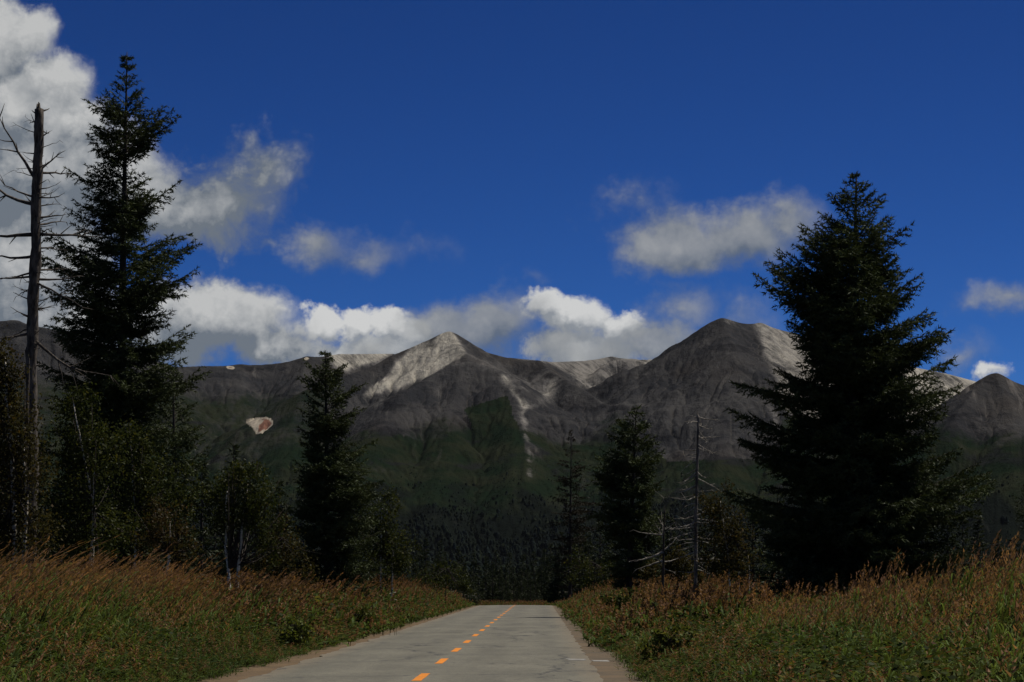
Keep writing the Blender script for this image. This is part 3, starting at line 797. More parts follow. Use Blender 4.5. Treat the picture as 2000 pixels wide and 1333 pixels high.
def conifer_geo(rg, H, prof, axis, nbr, twig_sp=.16, sp=.05, ln=.10, w=.03, low=(-.30, .28), high=(.75, .05), spread=.8,
                tw_len=.42, tw_cap=.75, keys=(), color=(.032, .040, .018), var=.7, droop=.2, trunk_r=.2, zmin=.0, whorl=0.0, lmin=.58, thick_tip=False):
    """prof: rows (z, left, right) in metres; axis(z)->(x,y) of the trunk; keys: extra branches (tip x, tip z, azimuth offset)"""
    prof = np.array(sorted(prof)); zs = prof[:, 0]
    wood = MB()
    zz = np.linspace(0, H, 16); ax = np.array([[*axis(z), z] for z in zz])
    wood.tube(ax, trunk_r * (1 - zz / H) ** .9 + .012, 8, .06, rg)
    A0, A1, cid = [], [], []
    limbs = MB(); seed_n = float(rg.uniform(0, 50))
    br = []
    for i in range(nbr):
        zt = zmin + (H - zmin) * (1 - rg.random() ** 1.0 * .985) if i >= 0 else 0
        if whorl:
            wl = whorl * (.5 if zt > .78 * H else 1.0); zt = zmin + round((zt - zmin) / wl) * wl + rg.normal(0, wl * .22)
        zt = min(max(zt, zmin), H * .992)
        phi = rg.uniform(0, 2 * math.pi); c = math.cos(phi)
        l = np.interp(zt, zs, prof[:, 1]); r_ = np.interp(zt, zs, prof[:, 2])
        side = r_ if c > 0 else l
        L = (abs(c) * side + (1 - abs(c)) * .5 * (l + r_)) * rg.uniform(lmin, 1.06)
        L *= min(1.06, .92 + .75 * float(pnoise(np.array(phi * 1.1 + seed_n), np.array(zt * .75))))      # uneven outline: some sides reach out, some fall short
        br.append((zt, phi, max(L, .12)))
    for (dx, zt, dphi) in keys:
        br.append((zt, (0 if dx > 0 else math.pi) + dphi, abs(dx) / max(.3, math.cos(dphi))))
    for zt, phi, L in br:
        f = np.clip((zt - zmin) / (H - zmin), 0, 1)
        k = f ** 1.5
        a = low[0] * (1 - k) + high[0] * k + rg.normal(0, .10); b = low[1] * (1 - k) + high[1] * k + rg.normal(0, .08)
        h0 = zt - L * (a + b)
        if h0 > H * .985: h0 = H * .985
        if h0 < .15: h0 = .15
        axx, axy = axis(h0)
        dirv = np.array([math.cos(phi), math.sin(phi), 0]); perp = np.array([-math.sin(phi), math.cos(phi), 0])
        bend = rg.normal(0, .12)
        m = max(4, int(L / twig_sp) + 2)
        s = np.linspace(.0, 1, m)
        p = np.array([axx, axy, h0]) + dirv * (L * s)[:, None] + perp * (bend * L * s ** 2)[:, None]
        p[:, 2] += L * (a * s + b * s * s)
        step = max(1, m // 5)
        pts = p[::step] if (m - 1) % step == 0 else np.concatenate([p[::step], p[-1:]])
        rr = (.008 + .016 * L * .5) * (1 - np.linspace(0, 1, len(pts)) * .85)
        limbs.tube(pts, rr, 3)
        A0.append(p[1:-1]); A1.append(p[2:]); cb = rg.random(); cid.append(np.full(m - 2, cb))
        ss_ = s[1:]; q = p[1:]
        keep = ss_ > min(.35, .25 / max(L, .3))
        ss_, q = ss_[keep], q[keep]
        for sg in (1, -1):
            nn = len(ss_)
            tl = np.minimum(tw_cap, tw_len * L * (1 - ss_) ** .75 + .13) * rg.uniform(.55, 1.15, nn)
            an = np.radians(rg.uniform(38, 68, nn)) * sg
            dv = dirv[None] * np.cos(an)[:, None] + perp[None] * np.sin(an)[:, None]
            dv[:, 2] += a * .4 + rg.normal(-droop, .22, nn)
            e = q + dv * tl[:, None]
            A0.append(q); A1.append(e); cid.append(np.clip(cb + rg.normal(0, .25, nn), 0, 1.3))
            # second-order side shoots on the longer twigs
            lg = tl > .34
            if lg.any():
                for sg2 in (1, -1):
                    mid = q[lg] + dv[lg] * (tl[lg] * rg.uniform(.35, .7, lg.sum()))[:, None]
                    an2 = an[lg] + np.radians(50) * sg2
                    d2 = dirv[None] * np.cos(an2)[:, None] + perp[None] * np.sin(an2)[:, None]; d2[:, 2] += rg.normal(-droop, .25, lg.sum())
                    A0.append(mid); A1.append(mid + d2 * (tl[lg] * .42)[:, None]); cid.append(np.full(lg.sum(), cb))
    # leader
    A0.append(np.array([[*axis(H * .9), H * .93]])); A1.append(np.array([[*axis(H), H]])); cid.append(np.array([.5]))
    P0, P1, cid = np.concatenate(A0), np.concatenate(A1), np.concatenate(cid)
    nV, nT, nC = needle_tris(rg, P0, P1, sp, ln, w, spread, color, var, cid)
    return wood, limbs, nV, nT, nC


def place_conifer(name, label, px, Y, top, profile, seed, group=None, cat='tree', **kw):
    """profile rows (py, left px, right px) read against the trunk axis px; top = (px, py)"""
    rg = np.random.default_rng(seed); pscale = kw.pop('pscale', 1.12); topw = kw.pop('topw', .12)
    b0 = at(px, 1145, Y); base = Vector((b0.x, Y, float(gz(b0.x, Y)) - .1))
    tp = at(top[0], top[1], Y); H = tp.z - base.z; lean = tp.x - base.x
    axis = lambda z: (lean * min(1, z / H), 0.0)
    rows = []
    for py, lx, rx in profile:
        l = at(lx, py, Y); r = at(rx, py, Y); z = l.z - base.z; c = base.x + axis(max(z, 0))[0]
        ps = pscale * (1 + topw * sst(.45, .8, z / H)); rows.append((z, max(.05, c - l.x) * ps, max(.05, r.x - c) * ps))
    rows.append((H, .03, .03))
    keys = []
    for kx, ky, dphi in kw.pop('key_px', ()):
        k = at(kx, ky, Y); z = k.z - base.z; keys.append((k.x - base.x - axis(z)[0], z, dphi))
    wood, limbs, V, T, C = conifer_geo(rg, H, rows, axis, keys=keys, **kw)
    root = empty(name, base); tag(root, label, cat, group)
    tr = link('trunk', wood.data('trunk', M_bark), root)
    tag(link('branches', limbs.data('branches', M_bark), root), kind='stuff')
    link('crown', mesh_data('crown', V, T, M_needle, C), root)
    return root


# tall spruce on the left
place_conifer('spruce_tree', 'tallest dark spruce, beside the bare broken snag at left', 228, 95, (248, 102),
    [(125, 243, 258), (150, 232, 272), (165, 222, 286), (180, 198, 272), (203, 168, 306), (232, 172, 324), (255, 175, 318), (275, 180, 300), (300, 200, 290), (330, 150, 292), (342, 160, 307), (365, 175, 320), (400, 140, 302), (446, 106, 345), (462, 106, 378), (490, 95, 356), (520, 92, 380), (560, 108, 335), (600, 104, 330), (645, 100, 350), (670, 110, 362), (710, 95, 395), (740, 90, 385), (800, 110, 370), (900, 110, 360), (1050, 120, 350), (1140, 130, 330)], 11,
    nbr=540, whorl=.60, key_px=[(134, 328, .2), (357, 358, -.2), (384, 520, .2), (405, 722, .2), (100, 450, -.2), (378, 460, .3), (170, 200, .2), (322, 238, -.2)], trunk_r=.24, sp=.036, ln=.13, w=.042, twig_sp=.16, color=(.048, .060, .024))
# larch-like conifer behind it
place_conifer('larch_tree', 'shaggy larch half hidden behind the tallest spruce', 345, 118, (338, 716), [(740, 325, 355), (780, 290, 385), (830, 280, 395), (870, 285, 405), (940, 280, 400), (1050, 280, 390), (1140, 290, 380)], 12,
    nbr=190, twig_sp=.2, sp=.06, ln=.16, w=.055, low=(-.15, .1), trunk_r=.16, color=(.048, .060, .024))
# middle spruce
place_conifer('spruce_tree', 'dark spruce with ragged forked top, left of the road', 640, 118, (636, 686),
    [(705, 606, 652), (716, 598, 676), (738, 590, 664), (752, 605, 690), (775, 600, 675), (800, 590, 700), (850, 592, 700), (880, 588, 715), (900, 578, 735), (940, 572, 745), (1000, 566, 748), (1080, 560, 750), (1150, 565, 740)], 13,
    nbr=360, whorl=.52, key_px=[(588, 738, .2), (596, 704, .2), (677, 712, .2), (710, 748, .3), (734, 857, .2), (575, 900, .2), (747, 940, .1)], trunk_r=.18, sp=.045, ln=.14, w=.048, twig_sp=.17, color=(.048, .060, .024))
# the broad conifer on the right
place_conifer('larch_tree', 'broad bushy conifer with upswept tips, tallest right of road', 1655, 80, (1673, 336),
    [(352, 1660, 1688), (375, 1634, 1722), (400, 1606, 1728), (437, 1590, 1780), (455, 1565, 1782), (485, 1530, 1785), (512, 1510, 1780), (540, 1502, 1792), (575, 1510, 1785), (600, 1488, 1816), (650, 1496, 1834), (690, 1520, 1838), (705, 1515, 1862), (745, 1500, 1872), (800, 1490, 1872), (860, 1462, 1885), (920, 1450, 1930), (960, 1435, 1900), (1020, 1440, 1880), (1100, 1445, 1875), (1165, 1450, 1860)], 14,
    nbr=500, whorl=.72, twig_sp=.13, sp=.032, ln=.13, w=.038, low=(-.25, .24), high=(.6, .2), tw_len=.46, tw_cap=.8, droop=.12, trunk_r=.24,
    key_px=[(1424, 752, .15), (1426, 800, .1), (1442, 862, .2), (1950, 920, .1), (1935, 940, -.2), (1868, 697, .1), (1838, 652, .2), (1505, 512, .2), (1528, 486, -.2), (1783, 437, .2), (1796, 540, -.2), (1820, 600, .3), (1430, 960, .2)], color=(.048, .060, .024), lmin=.55, pscale=1.05, topw=.10)
# right middle conifer
place_conifer('spruce_tree', 'dense dark conifer between the two bare dead trunks', 1226, 140, (1243, 792),
    [(805, 1234, 1254), (822, 1218, 1266), (850, 1192, 1274), (872, 1186, 1282), (912, 1178, 1290), (950, 1172, 1282), (985, 1168, 1290), (1020, 1168, 1298), (1070, 1172, 1296), (1120, 1190, 1280)], 15,
    pscale=1.28, nbr=250, whorl=.6, twig_sp=.19, sp=.05, ln=.17, w=.055, low=(-.25, .2), trunk_r=.17, zmin=.9, color=(.048, .060, .024))
# thin larch
place_conifer('larch_tree', 'thin sparse larch with see-through crown beside the road end', 1112, 255, (1116, 838),
    [(870, 1106, 1126), (900, 1094, 1138), (940, 1086, 1152), (990, 1080, 1162), (1050, 1078, 1165), (1110, 1085, 1160)], 16,
    pscale=1.25, nbr=170, twig_sp=.36, sp=.10, ln=.22, w=.08, low=(-.1, .05), high=(.3, .05), trunk_r=.2, tw_len=.25, color=(.030, .026, .018))
# right edge
place_conifer('spruce_tree', 'dark conifer cut off by the right edge of the photo', 2005, 150, (2012, 905),
    [(940, 2000, 2024), (980, 1985, 2040), (1040, 1970, 2050), (1100, 1960, 2060), (1150, 1965, 2050)], 17, nbr=110, twig_sp=.25, sp=.08, ln=.16, w=.06, trunk_r=.15)

# background conifers: three prototypes copied with their parts
def proto_conifer(seed, H, rad, nbr, **kw):
    rg = np.random.default_rng(seed)
    prof = [(H * f, rad * (1 - f) ** .85 * rg.uniform(.75, 1.15), rad * (1 - f) ** .85 * rg.uniform(.75, 1.15)) for f in np.linspace(.05, .95, 8)] + [(H, .03, .03)]
    wood, limbs, V, T, C = conifer_geo(rg, H, prof, lambda z: (0.0, 0.0), nbr, twig_sp=.26, sp=.10, ln=.22, w=.095, trunk_r=H * .012, **kw)
    return wood.data('trunk', M_bark), limbs.data('branches', M_bark), mesh_data('crown', V, T, M_needle, C)


PROTO = [proto_conifer(31, 8, 1.8, 150), proto_conifer(32, 8, 1.5, 135), proto_conifer(33, 8, 2.1, 150, low=(-.1, .1)), proto_conifer(34, 8, 1.7, 120, tw_len=.36)]


def bg_conifer(px, pytop, Y, label, group, k, wid=1.0):
    t = at(px, pytop, Y); zb = float(gz(t.x, Y)) - .1; H = t.z - zb
    r = empty('conifer', (t.x, Y, zb)); tag(r, label, 'tree', group)
    s = H / 8; r.scale = (s * wid, s * wid, s); r.rotation_euler[2] = rng.uniform(0, 6.28)
    for nm, me in zip(('trunk', 'branches', 'crown'), PROTO[k % 4]):
        o = link(nm, me, r)
        if nm == 'branches': tag(o, kind='stuff')


ORD = ['first', 'second', 'third', 'fourth', 'fifth', 'sixth', 'seventh', 'eighth', 'ninth', 'tenth', 'eleventh', 'twelfth', 'thirteenth', 'fourteenth', 'fifteenth', 'sixteenth', 'seventeenth', 'eighteenth', 'nineteenth', 'twentieth', 'twenty-first', 'twenty-second', 'twenty-third', 'twenty-fourth']


def conifer_row(rows, phrase, group, k0, wid):
    rows = sorted(rows)
    for i, (px, py, Y) in enumerate(rows):
        w = 'leftmost' if i == 0 else 'rightmost' if i == len(rows) - 1 else ORD[i] + ' from left'
        bg_conifer(px, py, Y, w + ' ' + phrase, group, (i * 7 + k0) % 4, wid * rng.uniform(.85, 1.2))


conifer_row([(962, 1098, 345), (975, 1090, 352), (988, 1105, 338), (1003, 1108, 360), (1018, 1112, 345), (1030, 1102, 365), (1046, 1118, 340), (1058, 1090, 352), (1072, 1102, 345), (948, 1112, 350), (935, 1104, 342), (920, 1112, 300), (1010, 1126, 335), (981, 1122, 334), (1084, 1086, 330), (1036, 1124, 334), (995, 1080, 420), (968, 1076, 430), (1042, 1078, 425), (1022, 1084, 410), (950, 1086, 415), (1064, 1072, 420)],
            "of the small dark conifers closing the road's far end", 'conifers at the far end of the road', 0, 1.25)
conifer_row([(905, 1085, 270), (888, 1096, 255), (868, 1078, 240), (848, 1092, 225), (832, 1052, 215), (812, 1086, 220), (790, 1066, 210), (770, 1050, 215), (757, 1030, 195), (895, 1068, 330), (860, 1056, 320), (820, 1062, 300), (925, 1080, 340)],
            'of the dark conifers behind the left verge near the road end', 'conifers behind the left verge', 1, 1.1)
conifer_row([(1098, 1040, 330), (1132, 1010, 270), (1150, 1040, 250), (1172, 1020, 235), (1090, 1080, 330), (1112, 1060, 300), (1190, 1040, 240), (1075, 1062, 350)],
            'of the dark conifers under the thin larch by the road', 'conifers behind the right verge', 2, 1.2)
conifer_row([(1310, 1010, 190), (1335, 1030, 185), (1395, 985, 165), (1420, 1010, 150), (1290, 1040, 210), (1370, 1030, 200), (1260, 1050, 220)],
            'of the dim conifers in the thicket around the bare grey trunk', 'conifers in the right thicket', 0, 1.25)
conifer_row([(420, 960, 165), (500, 960, 170), (530, 1000, 160), (560, 985, 150), (480, 990, 150), (395, 900, 150), (545, 940, 190)],
            'of the dark conifers between the two large left spruces', 'conifers between the left spruces', 1, 1.3)
bg_conifer(457, 868, 160, 'slim dark conifer tip rising behind the twin-stemmed birch', None, 1, 1.1)
conifer_row([(20, 800, 120), (80, 860, 125), (150, 830, 122), (200, 880, 118), (260, 860, 125), (300, 900, 116), (120, 930, 112), (350, 940, 118), (50, 930, 110)],
            'of the shadowy conifers behind the leafy trees at far left', 'conifers in the left thicket', 0, 1.5)
conifer_row([(1910, 1010, 170), (1950, 1040, 180), (1880, 1000, 150)], 'of the dim conifers right of the broad bushy conifer', 'conifers behind the right meadow', 0, 1.35)
conifer_row([(1470, 1000, 120), (1520, 980, 115), (1580, 960, 112), (1800, 980, 110), (1850, 1010, 112), (1700, 990, 112)],
            'of the shadowy conifers half hidden by the broad bushy conifer', 'conifers behind the broad conifer', 0, 1.6)


# ------------------------------------------------------------------ dead trees: trunk and every branch a part
BT = 1.25


def snag(name, label, px, Y, top, r0, r1, branches, mat, seed, wander=.06, cat='dead tree', bend=(), trunk_mat=None):
    rg = np.random.default_rng(seed)
    b0 = at(px, 1145, Y); base = Vector((b0.x, Y, float(gz(b0.x, Y)) - .1))
    tp = at(top[0], top[1], Y); H = tp.z - base.z
    root = empty(name, base); tag(root, label, cat)
    n = 60; zs = np.linspace(0, H, n)
    xs = np.interp(zs, [0] + [at(bx, by, Y).z - base.z for bx, by in bend] + [H], [0] + [at(bx, by, Y).x - base.x for bx, by in bend] + [tp.x - base.x]) + wander * fbm(zs * .35 + seed, zs * 0, 3)
    ysv = wander * fbm(zs * .35 + seed + 50, zs * 0, 3)
    P = np.stack([xs, ysv, zs], -1)
    t = MB(); t.tube(P, (r0 + (r1 - r0) * (zs / H) ** 1.0) * (1 + .35 * np.exp(-zs / .5)), 12, .11, rg)
    # splintered top
    for k in range(4):
        a = rg.uniform(0, 6.28); q = P[-1] + np.array([math.cos(a), math.sin(a), 0]) * r1 * .5
        t.tube([q - [0, 0, .1], q + [0, 0, rg.uniform(.05, .22)]], [r1 * .4, r1 * .12], 4)
    link('trunk', t.data('trunk', trunk_mat or mat), root)
    for (bx, by, tx, ty, th, dy) in branches:          # from trunk pixel (bx,by) to tip pixel (tx,ty), base thickness in m, depth offset
        z = at(bx, by, Y).z - base.z
        a = np.array([np.interp(z, zs, xs), np.interp(z, zs, ysv), z]); e = np.array(at(tx, ty, Y + dy) - base)
        L = np.linalg.norm(e - a); m = 7; s = np.linspace(0, 1, m)[:, None]
        sag = rg.uniform(-.06, .10) * L
        pts = a * (1 - s) + e * s + np.array([0, 0, -1]) * sag * 4 * s * (1 - s) + rg.normal(0, .018 * L, (m, 3)) * s
        th = th * BT
        mb = MB(); mb.tube(pts, th * (1 - .8 * s[:, 0]), 5)
        twigs = []
        for k in range(int(min(7, L * 3.2))):
            j = rg.integers(2, m); d = (e - a) / L; side = np.cross(d, rg.normal(size=3)); side /= np.linalg.norm(side)
            l2 = L * rg.uniform(.12, .32); q = pts[j] + (d * .7 + side * .8) * l2 + np.array([0, 0, rg.uniform(-.15, .1) * l2])
            tw = MB(); tw.tube([pts[j], (pts[j] + q) / 2 + rg.normal(0, .03 * l2, 3), q], [th * .4, th * .28, th * .12], 3); twigs.append(tw)
        bo = link('branch', mb.data('branch', mat), root)
        for tw in twigs: link('twig', tw.data('twig', mat), bo)
    return root


BL = [(72, 355, 0, 230, .045, 0), (70, 400, -45, 340, .05, 1), (68, 385, 0, 350, .03, 0.5), (62, 458, -40, 462, .055, 0), (58, 500, -30, 496, .04, -.5), (58, 530, 0, 545, .03, .5), (56, 540, -30, 552, .03, 0),
      (84, 338, 128, 292, .03, 0), (86, 338, 140, 340, .035, .5), (82, 384, 125, 380, .025, -.6), (84, 405, 118, 400, .02, .4), (84, 425, 130, 418, .03, 0), (85, 440, 130, 432, .03, 1), (84, 458, 205, 466, .04, -.3),
      (80, 485, 132, 490, .025, 0), (82, 528, 135, 525, .03, .6), (84, 545, 152, 540, .035, 0), (82, 550, 165, 600, .03, -1), (80, 590, 105, 575, .02, .4), (80, 605, 108, 600, .02, 0), (54, 585, 25, 570, .02, 0),
      (82, 272, 97, 258, .03, 0), (80, 250, 96, 262, .025, .6), (68, 260, 62, 222, .025, 0), (72, 226, 62, 216, .03, 0), (80, 218, 97, 212, .035, .3), (60, 300, 40, 297, .02, 0), (66, 320, 55, 316, .02, 0), (78, 660, 215, 735, .04, -1),
      (52, 650, -5, 662, .04, 0), (48, 640, 30, 655, .03, .5), (54, 620, 20, 600, .02, 0), (62, 560, 30, 580, .02, .4), (76, 720, 82, 712, .03, 0)]
rgs = np.random.default_rng(88)
for k in range(46):
    py = rgs.uniform(225, 720); cx = 76 - 17 * (py - 214) / 486; sg = rgs.choice((-1, 1)); l = rgs.uniform(8, 42) * (1 if rgs.random() < .4 else .45)
    BL.append((cx + sg * 6, py, cx + sg * (9 + l), py - rgs.uniform(-8, 22), rgs.uniform(.012, .022), rgs.uniform(-.8, .8)))
snag('dead_snag', 'tall bare broken snag with stubby branches at far left', 58, 75, (77, 214), .20, .125, BL, M_snag, 41, bend=((62, 700),))
BR = []
rg_ = np.random.default_rng(5)
for k in range(40):
    py = 822 + (1120 - 822) * (k / 39) ** .95 + rg_.uniform(-5, 5); sgn = 1 if rg_.random() < .5 else -1
    L = rg_.uniform(.25, 1.05) * (26 + 40 * min(1, (py - 812) / 160)) * (.85 if py > 1050 else 1)
    px_ = 1362 - 7 * (py - 812) / 330
    BR.append((px_, py, px_ + sgn * L, py + rg_.uniform(-4, 20), .022, rg_.uniform(-1.0, 1.0)))
BR += [(1361, 815, 1402, 820, .025, 0), (1361, 815, 1347, 811, .02, 0), (1361, 830, 1392, 838, .02, .2), (1358, 935, 1412, 962, .028, 0), (1358, 922, 1328, 945, .026, 0), (1357, 1010, 1390, 988, .035, 0), (1357, 1012, 1348, 1035, .03, .3), (1357, 1060, 1325, 1066, .02, 0)]
M_greytrunk = bark_mat('grey_dead_bark', (.05, .042, .036, 1), (.20, .17, .14, 1), 8.0, (1, 1, .25), .8)
snag('dead_snag', 'slender bare grey trunk with bleached twigs right of road', 1356, 110, (1363, 811), .085, .045, BR, M_deadgrey, 42, .04, trunk_mat=M_greytrunk)
snag('dead_snag', 'short dead tree with long bleached limbs reaching left over bushes', 1294, 105, (1297, 998), .075, .025,
     [(1296, 1045, 1238, 1036, .03, 0), (1296, 1062, 1292, 1000, .02, .4), (1295, 1078, 1232, 1094, .045, -.3), (1297, 1076, 1322, 1050, .035, .2), (1295, 1095, 1245, 1112, .04, 0), (1296, 1098, 1325, 1090, .03, .4), (1297, 1055, 1278, 1020, .02, 0), (1296, 1100, 1262, 1075, .02, -.5),
      (1296, 1030, 1285, 1010, .015, .2), (1297, 1035, 1318, 1020, .018, 0), (1296, 1110, 1320, 1118, .02, .3)], M_deadgrey, 43, .05, trunk_mat=M_bark)


# ------------------------------------------------------------------ leafy trees and bushes
def leaf_cloud(rg, blobs, size, base, var):
    VV, CC = [], []
    for (c, rad, n, ncl) in blobs:
        cl = rg.normal(size=(ncl, 3)); cl /= np.linalg.norm(cl, axis=1)[:, None]; cl *= (rg.random((ncl, 1)) ** .45)
        cl = cl * np.array(rad) + np.array(c)
        ct = rg.random(ncl)
        k = rg.integers(0, ncl, n)
        p = cl[k] + rg.normal(0, 1, (n, 3)) * np.array(rad) * .19
        d = rg.normal(size=(n, 3)); d[:, 2] -= .4; d /= np.linalg.norm(d, axis=1)[:, None]
        s = np.cross(d, rg.normal(size=(n, 3))); s /= np.linalg.norm(s, axis=1)[:, None] + 1e-6
        nn = np.cross(d, s)
        le = size * rg.uniform(.6, 1.3, (n, 1)); w = le * .36
        VV.append(np.stack([p, p + d * le * .5 + s * w + nn * le * .08, p + d * le, p + d * le * .5 - s * w + nn * le * .08], 1).reshape(-1, 3))
        f = ct[k][:, None]
        col = np.asarray(base[0])[None] * (1 - f) + np.asarray(base[1])[None] * f
        col = col * rg.uniform(1 - var, 1 + var, (n, 1))
        if len(base) > 2:
            z = rg.random(n) < .07; col[z] = np.asarray(base[2])[None] * rg.uniform(.7, 1.2, (z.sum(), 1))
        CC.append(np.repeat(col, 4, 0))
    V = np.concatenate(VV); C = np.concatenate(CC); Q = np.arange(len(V)).reshape(-1, 4)
    return V, Q, C, None


GREEN = [(.026, .034, .010), (.042, .049, .014), (.085, .08, .02)]
OLIVE = [(.034, .031, .012), (.050, .043, .015), (.09, .058, .02)]
RUST = [(.055, .036, .016), (.046, .043, .015), (.10, .055, .025)]


def leafy(name, label, px, Y, blobs_px, stems, size, pal, seed, mat_stem, group=None, cat='tree', stem_r=.05, dens=1.0, var=.35):
    """blobs_px: (px, py, rx, ry, leaves); stems: lists of pixel points from the foot up"""
    rg = np.random.default_rng(seed)
    b0 = at(px, 1145, Y); base = Vector((b0.x, Y, float(gz(b0.x, Y)) - .05))
    root = empty(name, base); tag(root, label, cat, group)
    k = Y / F; bl = []
    for (bx, by, rx, ry, n) in blobs_px:
        c = at(bx, by, Y + rg.uniform(-.25, .25) * rx * k) - base
        bl.append(((c.x, c.y, c.z), (rx * k, rx * k * .9, ry * k), int(n * dens), max(8, int(n * dens / 55))))
    V, Q, C, cen = leaf_cloud(rg, bl, size, pal, var)
    link('crown', mesh_data('crown', V, Q, M_leaf, C), root)
    twig = MB()
    for st in stems:
        pts = []
        for j, (sx, sy) in enumerate(st):
            p = at(sx, sy, Y) - base
            if j == 0: p.z = -.05; p.x = at(sx, 1145, Y).x - base.x
            pts.append((p.x + rg.normal(0, .02), p.y + rg.normal(0, .06) * j, p.z))
        pts = np.array(pts); t = np.linspace(0, 1, len(pts)); tt = np.linspace(0, 1, 12)
        sm = np.stack([np.interp(tt, t, pts[:, a]) for a in range(3)], -1) + rg.normal(0, .018, (12, 3))
        mb = MB(); mb.tube(sm, stem_r * (1 - .75 * tt), 6, .08, rg)
        link('stem', mb.data('stem', mat_stem), root)
    # limbs into the leaf masses
    for (c, rad, n, ncl) in bl:
        st = stems[rg.integers(0, len(stems))]
        p0 = np.array(at(st[min(1, len(st) - 1)][0], st[min(1, len(st) - 1)][1], Y) - base)
        for _ in range(7):
            e = np.array(c) + rg.normal(0, .55, 3) * np.array(rad)
            mid = (p0 + e) / 2 + np.array([0, 0, -.08]) * np.linalg.norm(e - p0)
            twig.tube([p0, mid, e], [stem_r * .4, stem_r * .25, stem_r * .08], 4)
    tag(link('limbs', twig.data('limbs', M_bark if mat_stem is M_birch else mat_stem), root), kind='stuff')
    return root


leafy('birch_tree', 'olive leafy birch crowding the left edge around the snag', 22, 70, [(5, 740, 45, 75, 2600), (20, 830, 60, 90, 3200), (30, 940, 70, 90, 3200), (40, 1040, 75, 70, 2400), (0, 1060, 50, 60, 1500)],
      [[(30, 1110), (28, 950), (15, 800), (8, 690)], [(45, 1110), (52, 980), (45, 860)]], .085, OLIVE, 51, M_birch, stem_r=.08)
leafy('birch_tree', 'green leafy birch in front of the tallest spruce', 155, 78, [(150, 800, 45, 45, 1200), (140, 870, 60, 60, 2200), (185, 900, 65, 70, 2600), (150, 980, 75, 70, 2600), (200, 1050, 80, 60, 2000), (115, 1050, 50, 60, 1500)],
      [[(178, 1120), (182, 980), (168, 900), (150, 790)], [(170, 1120), (184, 1000), (186, 920)]], .085, GREEN, 52, M_birch, stem_r=.055)
leafy('birch_tree', 'leafy birch with thin pale stem right of the tallest spruce', 265, 84, [(250, 870, 50, 55, 1500), (280, 930, 60, 60, 2000), (240, 1000, 60, 60, 1700), (300, 1000, 50, 60, 1500), (350, 960, 40, 60, 1200)],
      [[(262, 1120), (266, 1000), (255, 870)]], .085, GREEN, 53, M_birch, stem_r=.05)
leafy('birch_tree', 'small rusty-leaved birch with a white foot behind the grass', 322, 76, [(320, 1020, 45, 45, 1100), (345, 1060, 45, 40, 900), (290, 1065, 45, 35, 800)], [[(319, 1130), (328, 1080), (335, 1020)]], .075, RUST, 54, M_birch, stem_r=.06)
leafy('birch_tree', 'twin-stemmed white birch left of the middle spruce', 458, 84, [(470, 930, 45, 35, 1300), (440, 980, 45, 50, 1500), (500, 980, 50, 55, 1800), (475, 1020, 60, 38, 1500), (530, 1050, 30, 50, 700)],
      [[(453, 1165), (447, 1110), (441, 1050), (445, 960)], [(457, 1165), (466, 1110), (476, 1040), (484, 940)]], .085, GREEN, 55, M_birch, stem_r=.072)
leafy('birch_tree', 'green leafy tree close on the right of the middle spruce', 745, 135, [(745, 1000, 35, 45, 1000), (765, 1050, 40, 50, 1300), (720, 1060, 40, 50, 1200), (785, 1100, 40, 40, 900), (740, 1110, 50, 35, 900)],
      [[(745, 1150), (744, 1080), (746, 990)], [(765, 1150), (768, 1060)]], .12, GREEN, 56, M_birch, stem_r=.06)
leafy('bush', 'dark leafy thicket between birch and middle spruce', 545, 105, [(545, 1060, 40, 50, 1100), (575, 1100, 45, 40, 900), (520, 1110, 40, 35, 800)], [[(545, 1150), (548, 1050)]], .10, OLIVE, 57, M_bark, cat='bush', stem_r=.04)
leafy('bush', 'leafy thicket on the left verge near the road end', 870, 190, [(840, 1130, 35, 22, 800), (875, 1122, 30, 30, 800), (905, 1142, 25, 22, 600)], [[(870, 1160), (872, 1110)]], .14, GREEN, 58, M_bark, cat='bush', stem_r=.05)
leafy('birch_tree', 'leafy tree with thin pale stems beside the bare grey trunk', 1415, 100, [(1400, 980, 35, 45, 1000), (1430, 1030, 40, 50, 1400), (1395, 1060, 40, 45, 1100), (1445, 1090, 40, 40, 900), (1410, 1110, 45, 35, 900)],
      [[(1428, 1160), (1424, 1090), (1405, 980)], [(1448, 1160), (1442, 1060)], [(1463, 1160), (1461, 1085)]], .09, OLIVE, 59, M_birch, stem_r=.035)
leafy('bush', 'dim leafy bush at the foot of the bare grey trunk', 1330, 118, [(1310, 1105, 35, 35, 800), (1345, 1110, 35, 32, 800), (1275, 1120, 30, 25, 600)], [[(1320, 1150), (1325, 1090)]], .11, OLIVE, 60, M_bark, cat='bush', stem_r=.04)
leafy('bush', 'low green thicket under the dense dark conifer', 1160, 165, [(1135, 1110, 30, 35, 700), (1170, 1120, 35, 28, 700), (1200, 1128, 30, 22, 500)], [[(1160, 1150), (1160, 1100)]], .13, GREEN, 61, M_bark, cat='bush', stem_r=.04)
